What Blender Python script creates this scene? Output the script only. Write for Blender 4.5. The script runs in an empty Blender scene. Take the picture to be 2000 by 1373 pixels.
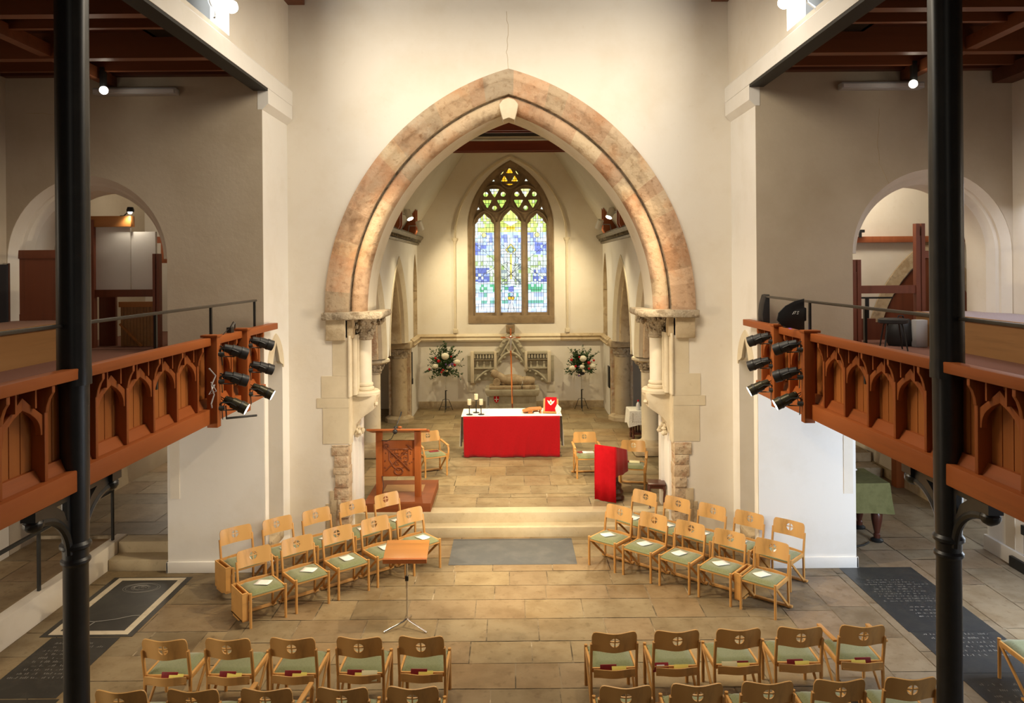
import bpy, bmesh, math, random
from math import sin, cos, pi, radians as R, sqrt, acos, atan2
from mathutils import Vector as V, Matrix
from mathutils.geometry import tessellate_polygon
random.seed(7)
S = bpy.context.scene
C = S.collection

# ------------------------------------------------------------- camera
cam = bpy.data.objects.new('camera', bpy.data.cameras.new('camera'))
C.objects.link(cam); S.camera = cam
cam.data.sensor_width = 36; cam.data.lens = 1450 / 2000 * 36
cam.data.shift_x = .002; cam.data.shift_y = -164.5 / 2000
cam.matrix_world = Matrix.Translation((0, 0, 4.58)) @ Matrix.Rotation(R(90), 4, 'X') @ Matrix.Rotation(R(-.45), 4, 'Z')

# ------------------------------------------------------------- world, exposure
W = bpy.data.worlds.new('world'); S.world = W; W.use_nodes = True
W.node_tree.nodes['Background'].inputs[0].default_value = (1.0, .93, .84, 1)
W.node_tree.nodes['Background'].inputs[1].default_value = .045
S.view_settings.view_transform = 'Standard'; S.view_settings.look = 'None'
S.view_settings.gamma = 1; S.view_settings.use_curve_mapping = False
S.view_settings.exposure = .55
S.cycles.max_bounces = 8; S.cycles.diffuse_bounces = 5

WARM = (1, .80, .52); WARM3 = (1, .82, .50); WARM2 = (1, .87, .68); DAY = (.80, .90, 1)
def aim(o, tgt):
    o.rotation_euler = (V(tgt) - o.location).to_track_quat('-Z', 'Y').to_euler()
def area(name, loc, tgt, sx, sy, power, col):
    l = bpy.data.lights.new(name, 'AREA'); l.shape = 'RECTANGLE'; l.size = sx; l.size_y = sy
    l.energy = power; l.color = col
    o = bpy.data.objects.new(name, l); C.objects.link(o); o.location = loc; aim(o, tgt); return o
def spot(name, loc, tgt, power, ang, col=WARM, blend=.6, rad=.05):
    l = bpy.data.lights.new(name, 'SPOT'); l.energy = power; l.color = col
    l.spot_size = R(ang); l.spot_blend = blend; l.shadow_soft_size = rad
    o = bpy.data.objects.new(name, l); C.objects.link(o); o.location = loc; aim(o, tgt); return o
# added soft fill: unseen area lights behind the camera and over the nave
area('west_fill_light', (0, -4.5, 7.5), (0, 10, 3.5), 4, 4.5, 24, WARM2)
area('nave_fill_light', (0, 9.0, 8.3), (0, 10.6, 0), 4, 2, 235, WARM2)
for s in (-1, 1):
    # clerestory floodlights on the chancel arch and the crossing
    spot('arch_flood', (s * 3.3, 9.4, 8.15), (s * .7, 12.5, 8.2), 150, 85, WARM, 1, .06)
    spot('altar_flood', (s * 3.1, 8.6, 8.6), (s * -.1, 15.8, .7), 2100, 30, WARM, .6, .05)
    spot('choir_flood', (s * 3.15, 8.7, 8.5), (-s * 2.3, 11.4, .3), 1000, 44, WARM, .7, .05)
    spot('nave_flood', (s * 3.15, 10.4, 8.5), (s * -.8, 8.6, .0), 380, 75, WARM, .8, .05)
    # lit lamps on the gallery front
    spot('gallery_lamp_light', (s * 3.2, 10.25, 2.85), (-s * 2.7, 11.6, .9), 360, 80, WARM, .6, .05)
    # chancel wall-head spots
    spot('chancel_light', (s * 2.45, 18.3, 5.85), (-s * .3, 16.6, .9), 520, 95, WARM3, .7, .05)
    spot('chancel_light', (s * 2.45, 20.2, 5.8), (-s * 1.2, 22.2, 1.8), 310, 120, WARM3, .8, .05)
    # aisle ceiling bulbs
    spot('aisle_bulb_light', (s * 5.85, 10.35, 7.15), (s * 5.6, 8.0, 3.4), 40, 150, WARM2, 1, .05)
    # clerestory daylight on the window reveal
    area('clerestory_light', (s * 4.15, 8.75, 8.5), (s * 3.85, 9.9, 7.9), .5, .8, 45, DAY)
# aisle windows: cooler and stronger on the right
area('aisle_window_light', (7.3, 8.2, 1.9), (4.2, 11.3, .8), 1.5, 1.4, 135, (.76, .87, 1))
area('aisle_window_light', (7.3, 4.5, 2.0), (4.0, 8.2, 0), 2.5, 1.3, 32, (.9, .94, 1))
area('aisle_window_light', (-7.2, 6.0, 2.2), (-4.2, 10.4, .5), 2.5, 1.4, 105, WARM2)
area('gallery_window_light', (7.3, 6.5, 5.2), (5.6, 9.2, 3.6), 1.6, 1.2, 13, WARM2)
area('gallery_window_light', (-7.3, 6.5, 5.2), (-5.6, 9.2, 3.6), 1.6, 1.2, 11, WARM2)
area('transept_fill_light', (5.9, 12.5, 6.45), (6.5, 13.7, 4.6), 1.0, .4, 26, WARM2)  # added, unseen lamps that brighten the rooms beyond the aisle arches
area('transept_fill_light', (-6.0, 13.4, 6.7), (-6.1, 15.0, 5.0), 1.0, .5, 16, WARM2)
area('tier_window_light', (7.3, 10.2, 5.6), (7.1, 10.0, 3.8), .8, 1.2, 16, (.84, .88, 1))
area('chapel_window_light', (9.5, 12.8, 2.0), (8.2, 12.8, 0), 1.2, 1.0, 26, DAY)
area('chapel_window_light', (-7.3, 16.5, 2.2), (-5.5, 14.0, 0), 1.4, 1.0, 28, WARM2)

# ------------------------------------------------------------- materials
MATS = {}
def mat(name, base, rough=.6, layers=(), bump=None, metal=0, spec=.5, emit=None, attr=False, sheen=0):
    m = bpy.data.materials.new(name); m.use_nodes = True; nt = m.node_tree; N = nt.nodes; L = nt.links
    b = N['Principled BSDF']
    b.inputs['Roughness'].default_value = rough; b.inputs['Metallic'].default_value = metal
    b.inputs['Specular IOR Level'].default_value = spec
    if sheen: b.inputs['Sheen Weight'].default_value = sheen
    tc = N.new('ShaderNodeTexCoord')
    if attr:
        a = N.new('ShaderNodeAttribute'); a.attribute_name = 'Col'; cur = a.outputs['Color']
    else:
        r = N.new('ShaderNodeRGB'); r.outputs[0].default_value = (*base, 1); cur = r.outputs[0]
    def noise(scale, stretch, detail):
        mp = N.new('ShaderNodeMapping'); mp.inputs['Scale'].default_value = stretch
        L.new(tc.outputs['Object'], mp.inputs['Vector'])
        n = N.new('ShaderNodeTexNoise'); n.inputs['Scale'].default_value = scale; n.inputs['Detail'].default_value = detail
        n.inputs['Roughness'].default_value = .6
        L.new(mp.outputs[0], n.inputs['Vector']); return n.outputs['Fac']
    for ly in layers:
        scale, col, lo, hi = ly[:4]; st = ly[4] if len(ly) > 4 else (1, 1, 1); de = ly[5] if len(ly) > 5 else 5
        mode = ly[6] if len(ly) > 6 else 'MIX'
        mr = N.new('ShaderNodeMapRange'); mr.inputs[1].default_value = lo; mr.inputs[2].default_value = hi
        L.new(noise(scale, st, de), mr.inputs[0])
        mx = N.new('ShaderNodeMix'); mx.data_type = 'RGBA'; mx.blend_type = mode
        L.new(mr.outputs[0], mx.inputs['Factor']); L.new(cur, mx.inputs['A']); mx.inputs['B'].default_value = (*col, 1)
        cur = mx.outputs['Result']
    L.new(cur, b.inputs['Base Color'])
    if bump:
        bp = N.new('ShaderNodeBump'); bp.inputs['Strength'].default_value = bump[1]; bp.inputs['Distance'].default_value = bump[2] if len(bump) > 2 else .01
        L.new(noise(bump[0], bump[3] if len(bump) > 3 else (1, 1, 1), 6), bp.inputs['Height']); L.new(bp.outputs[0], b.inputs['Normal'])
    if emit:
        b.inputs['Emission Color'].default_value = (*emit[0], 1); b.inputs['Emission Strength'].default_value = emit[1]
    MATS[name] = m; return m
wood = lambda n, a, b2, st, rough=.45, spec=.4: mat(n, a, rough, [(3, b2, .35, .7, st, 6), (9, tuple(c * .60 for c in a), .55, .8, st, 8)], (12, .08, .004, st), spec=spec)
plaster = mat('plaster', (.78, .73, .645), .85, [(1.3, (.73, .665, .56), .45, .75), (6, (.70, .64, .54), .62, .85)], (5, .25, .015), spec=.2)
plaster_w = mat('plaster_white', (.82, .80, .76), .8, [(1.5, (.76, .73, .67), .5, .8)], (6, .2, .012), spec=.2)
plaster_g = mat('plaster_dim', (.54, .465, .36), .9, [(1.1, (.47, .395, .295), .4, .7), (.7, (.45, .37, .27), .6, .85), (12, (.50, .44, .35), .6, .8)], (9, .3, .015), spec=.15)  # brown of the dim aisles put into the plaster colour
roofplaster = mat('roof_plaster', (.74, .70, .60), .85, [(1, (.66, .62, .52), .4, .8)], (4, .1), spec=.2)
archstone = mat('arch_stone', (1, 1, 1), .85, [(1.6, (.95, .80, .70), .50, .62, (1, 1, 1), 5, 'MULTIPLY'), (2.2, (.58, .53, .50), .53, .68, (1, 1, 1), 6, 'MULTIPLY'), (11, (.66, .58, .50), .56, .72, (1, 1, 1), 6, 'MULTIPLY'), (26, (.74, .66, .54), .68, .78)], (6, .9, .04), spec=.15, attr=True)
cream = mat('cream_stone', (.70, .62, .47), .8, [(1.6, (.62, .53, .385), .45, .65), (8, (.56, .46, .32), .6, .8)], (9, .25, .012), spec=.2)
cream_q = mat('ashlar', (.68, .595, .44), .85, [(1.6, (.62, .53, .38), .45, .65), (8, (.58, .49, .35), .62, .8)], (9, .2, .01), spec=.2)
cream_pale = mat('pale_stone', (.78, .72, .60), .8, [(1.6, (.70, .63, .49), .5, .7)], (9, .2, .012), spec=.2)
oldstone = mat('weathered_stone', (.52, .42, .28), .9, [(1.8, (.40, .30, .18), .45, .62), (5, (.30, .23, .15), .58, .72), (2.6, (.62, .52, .36), .58, .7)], (8, .6, .025), spec=.2)
redstone = mat('red_rubble', (.56, .43, .29), .9, [(4, (.46, .29, .18), .52, .64), (7, (.64, .53, .38), .52, .64), (12, (.24, .18, .13), .6, .72)], (12, 1, .03), spec=.15)
carved = mat('carved_stone', (.50, .42, .31), .9, [(9, (.28, .22, .15), .48, .62), (20, (.62, .54, .42), .55, .7)], (26, 1, .03), spec=.2)
tracery_m = mat('tracery_stone', (.27, .195, .12), .85, [(3, (.20, .14, .085), .45, .65), (1.4, (.34, .25, .155), .52, .7)], (10, .3, .01), spec=.2)
greystone = mat('monument_stone', (.46, .42, .32), .85, [(4, (.38, .34, .25), .45, .65), (15, (.33, .29, .21), .6, .75)], (14, .6, .015), spec=.2)
effigy_m = mat('effigy_stone', (.42, .32, .20), .55, [(5, (.24, .17, .10), .45, .65), (3, (.54, .43, .29), .55, .7)], (12, .6, .02), spec=.4)
flag = mat('flagstone', (1, 1, 1), .55, [(2.5, (.68, .62, .54), .42, .72, (1, 1, 1), 6, 'MULTIPLY'), (9, (.55, .48, .40), .56, .80, (1, 1, 1), 6, 'MULTIPLY'), (.8, (.80, .72, .62), .5, .75, (1, 1, 1), 3, 'MULTIPLY')], (6, .35, .012), attr=True, spec=.35)
mortar = mat('mortar', (.28, .22, .145), .95, [(3, (.10, .08, .055), .45, .6), (1.2, (.60, .50, .36), .56, .66)], spec=.1)
stepstone = mat('step_stone', (.56, .47, .31), .75, [(3, (.47, .38, .24), .45, .7), (11, (.40, .32, .2), .6, .8)], (8, .25, .01), spec=.3)
niche_m = mat('niche_back', (.36, .31, .235), .9, [(1.5, (.30, .255, .185), .45, .65), (6, (.27, .225, .165), .6, .8)], (8, .4, .015), spec=.15)  # stone back, darkened so the colour carries the recess's shade
slate = mat('black_ledger', (.028, .030, .033), .42, [(4, (.045, .045, .043), .45, .7), (16, (.06, .06, .058), .62, .8)], (10, .15, .006), spec=.5)
slate_worn = mat('worn_ledger', (.030, .027, .022), .5, [(3, (.05, .045, .036), .45, .7), (12, (.085, .075, .06), .66, .8)], (10, .2, .006), spec=.45)
bluestone = mat('grey_ledger', (.085, .090, .097), .5, [(3, (.12, .122, .125), .45, .7), (12, (.07, .07, .072), .6, .8)], (10, .2, .006), spec=.4)
engraved = mat('engraving', (.22, .21, .19), .8)
marbleb = mat('border_marble', (.62, .54, .40), .6, [(6, (.50, .42, .29), .5, .7)], spec=.4)
ST = (1, 1, .06); SY = (1, .06, 1); SX = (.06, 1, 1)
oak_z = wood('oak_upright', (.59, .315, .095), (.49, .24, .065), ST)
oak_x = wood('oak_across', (.61, .33, .10), (.51, .255, .07), SX)
oak_y = wood('oak_lengthwise', (.59, .315, .095), (.49, .24, .065), SY)
ply = wood('beech_ply', (.64, .375, .135), (.55, .305, .10), ST, .35, .5)
pine_y = wood('pitch_pine_rail', (.36, .102, .024), (.28, .072, .016), SY, .5, .25)
pine_z = wood('pitch_pine_board', (.33, .094, .022), (.25, .064, .014), ST, .5, .25)
pine_d = wood('pitch_pine_panel', (.40, .138, .032), (.30, .092, .02), ST, .5, .25)
screen_m = wood('screen_wood', (.20, .058, .024), (.15, .04, .017), ST)
frame_m = wood('reddish_frame_wood', (.27, .085, .045), (.21, .062, .033), ST)
amber = wood('amber_wood', (.52, .22, .06), (.42, .16, .04), SX)
roofwood = wood('dark_roof_wood', (.115, .034, .014), (.085, .024, .010), SX, .5)
roofbeam = wood('roof_beam_wood', (.21, .068, .026), (.16, .05, .019), SX, .45)
collarwood = wood('collar_wood', (.22, .045, .022), (.17, .034, .017), SX, .5)
postwood = wood('post_wood', (.42, .13, .05), (.34, .1, .035), ST, .5)
lecwood = wood('lectern_wood', (.42, .125, .03), (.34, .09, .02), ST, .38)
lecwood_x = wood('lectern_wood_across', (.45, .14, .035), (.36, .10, .024), SX, .38)
carvewood = wood('carved_wood', (.22, .06, .016), (.17, .045, .012), ST, .4)
platwood = wood('platform_wood', (.25, .072, .02), (.20, .052, .014), SX, .5, .3)
tierwood = wood('tier_wood', (.40, .215, .085), (.33, .165, .06), SY, .4)
mahog = wood('mahogany', (.085, .022, .012), (.06, .015, .008), ST, .3, .6)
deskwood = wood('desk_wood', (.52, .235, .065), (.44, .185, .048), SX, .35, .5)
green = mat('green_fabric', (.205, .222, .108), .95, [(60, (.16, .176, .08), .45, .7), (3, (.25, .265, .145), .5, .75)], (120, .15, .002), sheen=.38, spec=.1)
greencloth = mat('green_cloth', (.165, .16, .07), .95, [(8, (.125, .125, .052), .45, .7)], (90, .2, .004), spec=.1)
red = mat('red_cloth', (.38, .004, .009), .85, [(40, (.34, .003, .007), .45, .7)], (150, .1, .002), spec=.15, sheen=.2)
redbright = mat('bright_red_cloth', (.52, .006, .013), .85, [(6, (.44, .004, .009), .45, .7)], (150, .1, .002), spec=.15)
linen = mat('white_linen', (.88, .87, .84), .85, spec=.15)
lace = mat('lace_linen', (.74, .72, .67), .9, [(70, (.50, .48, .43), .5, .62)], spec=.1)
lacegap = mat('lace_openwork', (.30, .27, .22), .9)
paper = mat('paper', (.86, .84, .80), .8, [(50, (.78, .76, .72), .5, .7)], spec=.2)
yellowp = mat('yellow_paper', (.90, .80, .20), .8, spec=.2)
palep = mat('pale_yellow_paper', (.86, .82, .52), .8, spec=.2)
maroon = mat('maroon_cover', (.24, .014, .018), .55, [(20, (.20, .01, .014), .5, .7)], spec=.4)
iron = mat('black_iron', (.012, .013, .014), .38, [(6, (.02, .02, .02), .45, .7)], (20, .08, .004), spec=.5)
blackm = mat('black_metal', (.014, .015, .015), .42, spec=.5)
blackp = mat('black_plastic', (.02, .02, .022), .5, spec=.4)
darkbronze = mat('tarnished_body', (.055, .05, .03), .35, metal=.6, spec=.5)
railm = mat('handrail_metal', (.07, .062, .052), .4, metal=.5, spec=.5)
chrome = mat('chrome', (.62, .62, .62), .22, metal=1)
whitep = mat('white_plastic', (.80, .80, .78), .4, spec=.5)
greyp = mat('grey_plastic', (.42, .42, .43), .5)
clearp = mat('translucent_plastic', (.62, .60, .60), .35, spec=.5)
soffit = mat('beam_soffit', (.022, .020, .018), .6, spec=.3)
carpet = mat('gallery_carpet', (.23, .115, .085), .98, [(120, (.17, .085, .062), .45, .7)], (150, .3, .004), spec=.05)
carpet_l = mat('tier_carpet', (.38, .32, .34), .98, [(120, (.30, .25, .27), .45, .7)], (150, .3, .004), spec=.05)
carpet_p = mat('tier_carpet_brown', (.32, .19, .14), .98, [(120, (.25, .14, .10), .45, .7)], (150, .3, .004), spec=.05)
wax = mat('candle_wax', (.84, .76, .55), .5, spec=.3)
silver = mat('silver_figure', (.75, .74, .70), .3, metal=.8)
crosswood = wood('cross_wood', (.55, .17, .04), (.46, .13, .03), ST, .35, .5)
darkstaff = wood('staff_wood', (.16, .045, .02), (.12, .032, .014), ST, .3, .5)
leaf = mat('leaf_green', (.050, .105, .030), .6, [(6, (.025, .060, .018), .4, .6), (9, (.11, .16, .05), .55, .7)], spec=.3)
bloomw = mat('white_petals', (.80, .77, .62), .8, [(25, (.60, .57, .40), .5, .7)], (60, .6, .01), spec=.1)
bloomr = mat('red_petals', (.45, .012, .015), .7, [(20, (.30, .006, .01), .5, .7)], (50, .4, .006), spec=.2)
bloomp = mat('purple_petals', (.12, .06, .20), .7)
bloomc = mat('cream_petals', (.78, .66, .45), .7)
gilt = mat('cornice_gilt', (.19, .155, .095), .35, [(14, (.06, .048, .03), .45, .6)], (18, .9, .03), metal=.25, spec=.5)
bulb = mat('lamp_glow', (1, .95, .85), .4, emit=((1, .90, .72), 14))
bulb_s = mat('lamp_face', (1, .95, .85), .4, emit=((1, .95, .84), 5))
bluel = mat('blue_led', (.05, .05, .8), .4, emit=((.1, .12, 1), 5))
greenl = mat('green_led', (.1, .8, .5), .4, emit=((.12, 1, .55), 4))
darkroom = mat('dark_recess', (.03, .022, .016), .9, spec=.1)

# ------------------------------------------------------------- mesh helpers
class MB:
    def __init__(s): s.bm = bmesh.new()
    def face(s, pts, smooth=False):
        try:
            f = s.bm.faces.new([s.bm.verts.new(p) for p in pts]); f.smooth = smooth; return f
        except ValueError: return None
    def box(s, x0, x1, y0, y1, z0, z1, mtx=None):
        v = [V((x, y, z)) for x in (x0, x1) for y in (y0, y1) for z in (z0, z1)]
        if mtx: v = [mtx @ q for q in v]
        v = [s.bm.verts.new(q) for q in v]
        for i in ((0, 1, 3, 2), (4, 6, 7, 5), (0, 4, 5, 1), (2, 3, 7, 6), (0, 2, 6, 4), (1, 5, 7, 3)):
            s.bm.faces.new([v[k] for k in i])
        return s
    def bar(s, p, q, w, h=None, up=(0, 0, 1)):
        p = V(p); q = V(q); d = (q - p).normalized(); h = h or w; u = V(up)
        if abs(d.dot(u)) > .99: u = V((0, 1, 0))
        a = d.cross(u).normalized(); b = a.cross(d).normalized()
        ring = lambda c: [s.bm.verts.new(c + a * (i * w / 2) + b * (j * h / 2)) for i, j in ((-1, -1), (1, -1), (1, 1), (-1, 1))]
        r0, r1 = ring(p), ring(q)
        s.bm.faces.new(r0[::-1]); s.bm.faces.new(r1)
        for k in range(4): s.bm.faces.new((r0[k], r0[(k + 1) % 4], r1[(k + 1) % 4], r1[k]))
        return s
    def tube(s, pts, r, n=8, cap=True, flat=None):
        pts = [V(p) for p in pts]; rings = []; rr = r if isinstance(r, (list, tuple)) else [r] * len(pts)
        u = None
        for i, p in enumerate(pts):
            d = (pts[min(i + 1, len(pts) - 1)] - pts[max(i - 1, 0)]).normalized()
            if u is None:
                u = V((0, 0, 1)) if abs(d.z) < .9 else V((1, 0, 0))
            a = d.cross(u).normalized(); b = a.cross(d).normalized(); u = b
            rings.append([s.bm.verts.new(p + (a * cos(t) + b * sin(t) * (flat or 1)) * rr[i]) for t in [2 * pi * k / n for k in range(n)]])
        for r0, r1 in zip(rings, rings[1:]):
            for k in range(n):
                f = s.bm.faces.new((r0[k], r0[(k + 1) % n], r1[(k + 1) % n], r1[k])); f.smooth = True
        if cap:
            s.bm.faces.new(rings[0][::-1]); s.bm.faces.new(rings[-1])
        return s
    def lathe(s, prof, c=(0, 0, 0), n=20, mtx=None, sx=1, sy=1):
        c = V(c); rings = []
        for r, z in prof:
            ps = [V((r * cos(2 * pi * k / n) * sx, r * sin(2 * pi * k / n) * sy, z)) for k in range(n)]
            if mtx: ps = [mtx @ q for q in ps]
            rings.append([s.bm.verts.new(q + c) for q in ps])
        for r0, r1 in zip(rings, rings[1:]):
            for k in range(n):
                f = s.bm.faces.new((r0[k], r0[(k + 1) % n], r1[(k + 1) % n], r1[k])); f.smooth = True
        s.bm.faces.new(rings[0][::-1]); s.bm.faces.new(rings[-1]); return s
    def cyl(s, p, q, r0, r1=None, n=16):
        return s.tube([p, q], [r0, r0 if r1 is None else r1], n)
    def ball(s, c, r, sc=(1, 1, 1), n=10, jit=0):
        res = bmesh.ops.create_uvsphere(s.bm, u_segments=n + 2, v_segments=n, radius=1)
        for v in res['verts']:
            k = 1 + (random.uniform(-jit, jit) if jit else 0)
            v.co = V(c) + V((v.co.x * r * sc[0] * k, v.co.y * r * sc[1] * k, v.co.z * r * sc[2] * k))
            for f in v.link_faces: f.smooth = True
        return s
    def plate(s, outer, holes, plane, a, b, caps=True):
        """polygon with holes in plane 'xz'|'yz'|'xy', from a to b along the third axis"""
        mp = {'xz': lambda p, d: V((p[0], d, p[1])), 'yz': lambda p, d: V((d, p[0], p[1])), 'xy': lambda p, d: V((p[0], p[1], d))}[plane]
        loops = [list(outer)] + [list(h) for h in holes]
        flat = [p for l in loops for p in l]
        tris = tessellate_polygon([[V((p[0], p[1], 0)) for p in l] for l in loops])
        va = [s.bm.verts.new(mp(p, a)) for p in flat]; vb = [s.bm.verts.new(mp(p, b)) for p in flat]
        for t in tris:
            for vs in (va, vb):
                try: s.bm.faces.new([vs[i] for i in t])
                except ValueError: pass
        k = 0
        for l in loops:
            n = len(l)
            for i in range(n):
                try: s.bm.faces.new((va[k + i], va[k + (i + 1) % n], vb[k + (i + 1) % n], vb[k + i]))
                except ValueError: pass
            k += n
        return s
    def strip(s, rows, smooth=True, close=False):
        g = [[s.bm.verts.new(p) for p in r] for r in rows]
        for r0, r1 in zip(g, g[1:]):
            m = len(r0)
            for k in range(m if close else m - 1):
                f = s.bm.faces.new((r0[k], r0[(k + 1) % m], r1[(k + 1) % m], r1[k])); f.smooth = smooth
        return s
    def build(s, name, m, parent=None, bev=0, seg=2, weld=False, angle=35, sub=0, colors=None):
        bm = s.bm
        if colors:
            lay = bm.loops.layers.float_color.new('Col')
            for f, c in zip(bm.faces, colors):
                for l in f.loops: l[lay] = (*c, 1)
        if weld: bmesh.ops.remove_doubles(bm, verts=bm.verts, dist=1e-4)
        bmesh.ops.recalc_face_normals(bm, faces=bm.faces)
        if bev:
            es = [e for e in bm.edges if len(e.link_faces) == 2 and e.calc_face_angle(0) > R(30)]
            bmesh.ops.bevel(bm, geom=es, offset=bev, offset_type='OFFSET', segments=seg, affect='EDGES', profile=.5, clamp_overlap=True)
        me = bpy.data.meshes.new(name); bm.to_mesh(me); bm.free()
        if bev:
            for p in me.polygons: p.use_smooth = True
        me.set_sharp_from_angle(angle=R(angle))
        me.materials.append(m)
        o = bpy.data.objects.new(name, me); C.objects.link(o)
        if parent: o.parent = parent
        if sub:
            q = o.modifiers.new('smooth', 'SUBSURF'); q.levels = q.render_levels = sub
        return o
def thing(name, label, cat, loc=(0, 0, 0), rz=0, group=None):
    o = bpy.data.objects.new(name, None); C.objects.link(o); o.location = loc; o.rotation_euler = (0, 0, rz)
    o.empty_display_size = .1
    o['label'] = label; o['category'] = cat
    if group: o['group'] = group
    return o
def tag(o, label, cat, group=None):
    o['label'] = label; o['category'] = cat
    if group: o['group'] = group
    return o
def struct(o): o['kind'] = 'structure'; return o
def dup(root, loc, rz, label=None, group=None):
    r = root.copy(); C.objects.link(r); r.location = loc; r.rotation_euler = (0, 0, rz)
    if label: r['label'] = label
    if group: r['group'] = group
    for ch in list(root.children):
        c = ch.copy(); C.objects.link(c); c.parent = r
        for g in list(ch.children):
            d = g.copy(); C.objects.link(d); d.parent = c
    return r
def parch(cx, half, spring, apex, n=14):
    """pointed arch, left spring to right spring"""
    h = apex - spring; r = (half * half + h * h) / (2 * half); c = cx - half + r
    am = acos(max(-1, min(1, (c - cx) / r)))
    L = [(c - r * cos(am * i / n), spring + r * sin(am * i / n)) for i in range(n + 1)]
    return L + [(2 * cx - x, z) for x, z in L[-2::-1]]
def arch_rows(cx, half, spring, apex, prof, mp, n=24):
    """rows of points for a moulding profile [(inward offset, depth)] swept round a pointed arch"""
    h = apex - spring; r = (half * half + h * h) / (2 * half); c = cx - half + r; rows = []
    for side in (0, 1):
        rr = []
        for i in range(n + 1):
            row = []
            for off, d in prof:
                q = r - off; am = acos(max(-1, min(1, (c - cx) / q))); t = am * i / n
                x = c - q * cos(t); z = spring + q * sin(t)
                row.append(mp(x if not side else 2 * cx - x, d, z))
            rr.append(row)
        rows.append(rr)
    return rows[0] + rows[1][-2::-1]
# ============================================================= STRUCTURE
def slabs(name, rects, z, seed, mortar_pad=0.0, tone=(.262, .203, .118), rows=(.42, .66), cols=(.55, 1.25), along='x', joint=.0045):
    """stone flags: rows of random rectangles with open joints over a mortar bed; one colour per flag"""
    rnd = random.Random(seed); mb = MB(); cols_out = []
    pal = [(1, 1, 1), (1.06, 1.02, .96), (.92, .90, .87), (1.10, 1.07, 1.0), (.97, .90, .86), (1.02, .92, .83), (.86, .84, .81), (1.06, 1.04, 1.0)]
    for (x0, x1, y0, y1) in rects:
        if along == 'y': a0, a1, b0, b1 = x0, x1, y0, y1
        else: a0, a1, b0, b1 = y0, y1, x0, x1
        a = a0
        while a < a1 - .02:
            h = rnd.uniform(*rows); e = min(a + h, a1)
            if a1 - e < .2: e = a1
            b = b0 - rnd.uniform(0, .5)
            while b < b1 - .02:
                w = rnd.uniform(*cols); f = min(b + w, b1)
                if b1 - f < .22: f = b1
                bb = max(b, b0); g = joint + rnd.random() * .003
                if f - bb > .05:
                    j = lambda: rnd.uniform(-.004, .004)
                    zz = z + rnd.uniform(-.0015, .0015)
                    pts = [(bb + g + j(), a + g + j()), (f - g + j(), a + g + j()), (f - g + j(), e - g + j()), (bb + g + j(), e - g + j())]
                    if along == 'y': pts = [(q, p) for p, q in pts]
                    mb.face([(p, q, zz) for p, q in pts])
                    c = rnd.choice(pal); k = rnd.uniform(.9, 1.08)
                    cols_out.append(tuple(tone[i] * c[i] * k for i in range(3)))
                b = f
            a = e
    bm = mb.bm
    lay = bm.loops.layers.float_color.new('Col')
    for f, c in zip(bm.faces, cols_out):
        if f.normal.z < 0: f.normal_flip()
        for l in f.loops: l[lay] = (*c, 1)
    me = bpy.data.meshes.new(name); bm.to_mesh(me); bm.free(); me.materials.append(flag)
    o = bpy.data.objects.new(name, me); C.objects.link(o); return struct(o)
# nave floor: mortar bed + flags
struct(MB().box(-7.7, 7.7, -3, 12.9, -.3, -.006).build('floor', mortar))
slabs('floor_nave', [(-3.6, 3.6, .5, 12.62)], 0, 11, rows=(.44, .62), cols=(.45, .95))
slabs('floor_aisle_left', [(-6.16, -3.6, .5, 11.3)], 0, 5, rows=(.5, .8), cols=(.6, 1.3))
slabs('floor_aisle_right', [(3.6, 7.65, .5, 11.9), (5.0, 9.6, 11.9, 22.4)], 0, 9, tone=(.262, .212, .148), rows=(.5, .8), cols=(.6, 1.3), along='y')
struct(MB().box(3.9, 9.8, 11.3, 22.5, -.3, -.006).build('floor_chapel_bed', mortar))
# chancel floor and its two steps
struct(MB().box(-3.95, 3.9, 13.1, 22.6, -.3, .334).build('floor_chancel_bed', mortar))
slabs('floor_chancel', [(-2.75, 2.75, 13.13, 13.9), (-3.9, 3.9, 13.9, 22.4)], .34, 21, tone=(.285, .225, .13), rows=(.5, .8), cols=(.5, .95))
m = MB(); m.box(-2.78, 2.78, 12.6, 12.9, -.05, .165); struct(m.build('trim_1', stepstone, bev=.008))
m = MB(); m.box(-2.78, 2.78, 12.84, 13.14, -.05, .34); struct(m.build('trim_2', stepstone, bev=.008))
# left chapel floor with two steps, raised walkway
struct(MB().box(-7.7, -3.9, 11.9, 22.6, -.3, .334).build('floor_chapel_left_bed', mortar))
slabs('floor_chapel_left', [(-7.65, -3.95, 11.9, 22.5)], .34, 31, tone=(.25, .20, .135), rows=(.6, .95), cols=(.8, 1.5))
struct(MB().box(-6.16, -5.2, 11.32, 11.75, -.02, .165).build('trim_3', stepstone, bev=.012))
struct(MB().box(-6.165, -5.2, 11.62, 12.0, -.02, .335).build('trim_4', stepstone, bev=.012))
struct(MB().box(-7.7, -6.3, 2, 11.9, -.05, .276).build('floor_walkway_bed', mortar))
slabs('floor_walkway', [(-7.6, -6.31, 2, 11.9)], .28, 33, tone=(.34, .26, .155), rows=(.7, 1.1), cols=(.5, .9))
struct(MB().box(-6.33, -6.17, 2, 11.9, -.02, .36).build('wall_walkway', plaster, bev=.008))

# ---- chancel arch wall
AH, ASP, AAP = 3.10, 3.84, 7.90
arc = parch(0, AH, ASP, AAP, 28)
out = [(-3.95, 0), (-2.75, 0), (-2.75, ASP)] + arc + [(2.75, ASP), (2.75, 0), (3.95, 0), (3.95, 9.1), (0, 12.3), (-3.95, 9.1)]
struct(MB().plate(out, [], 'xz', 12.5, 13.4).build('wall_chancel_arch', plaster))
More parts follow.
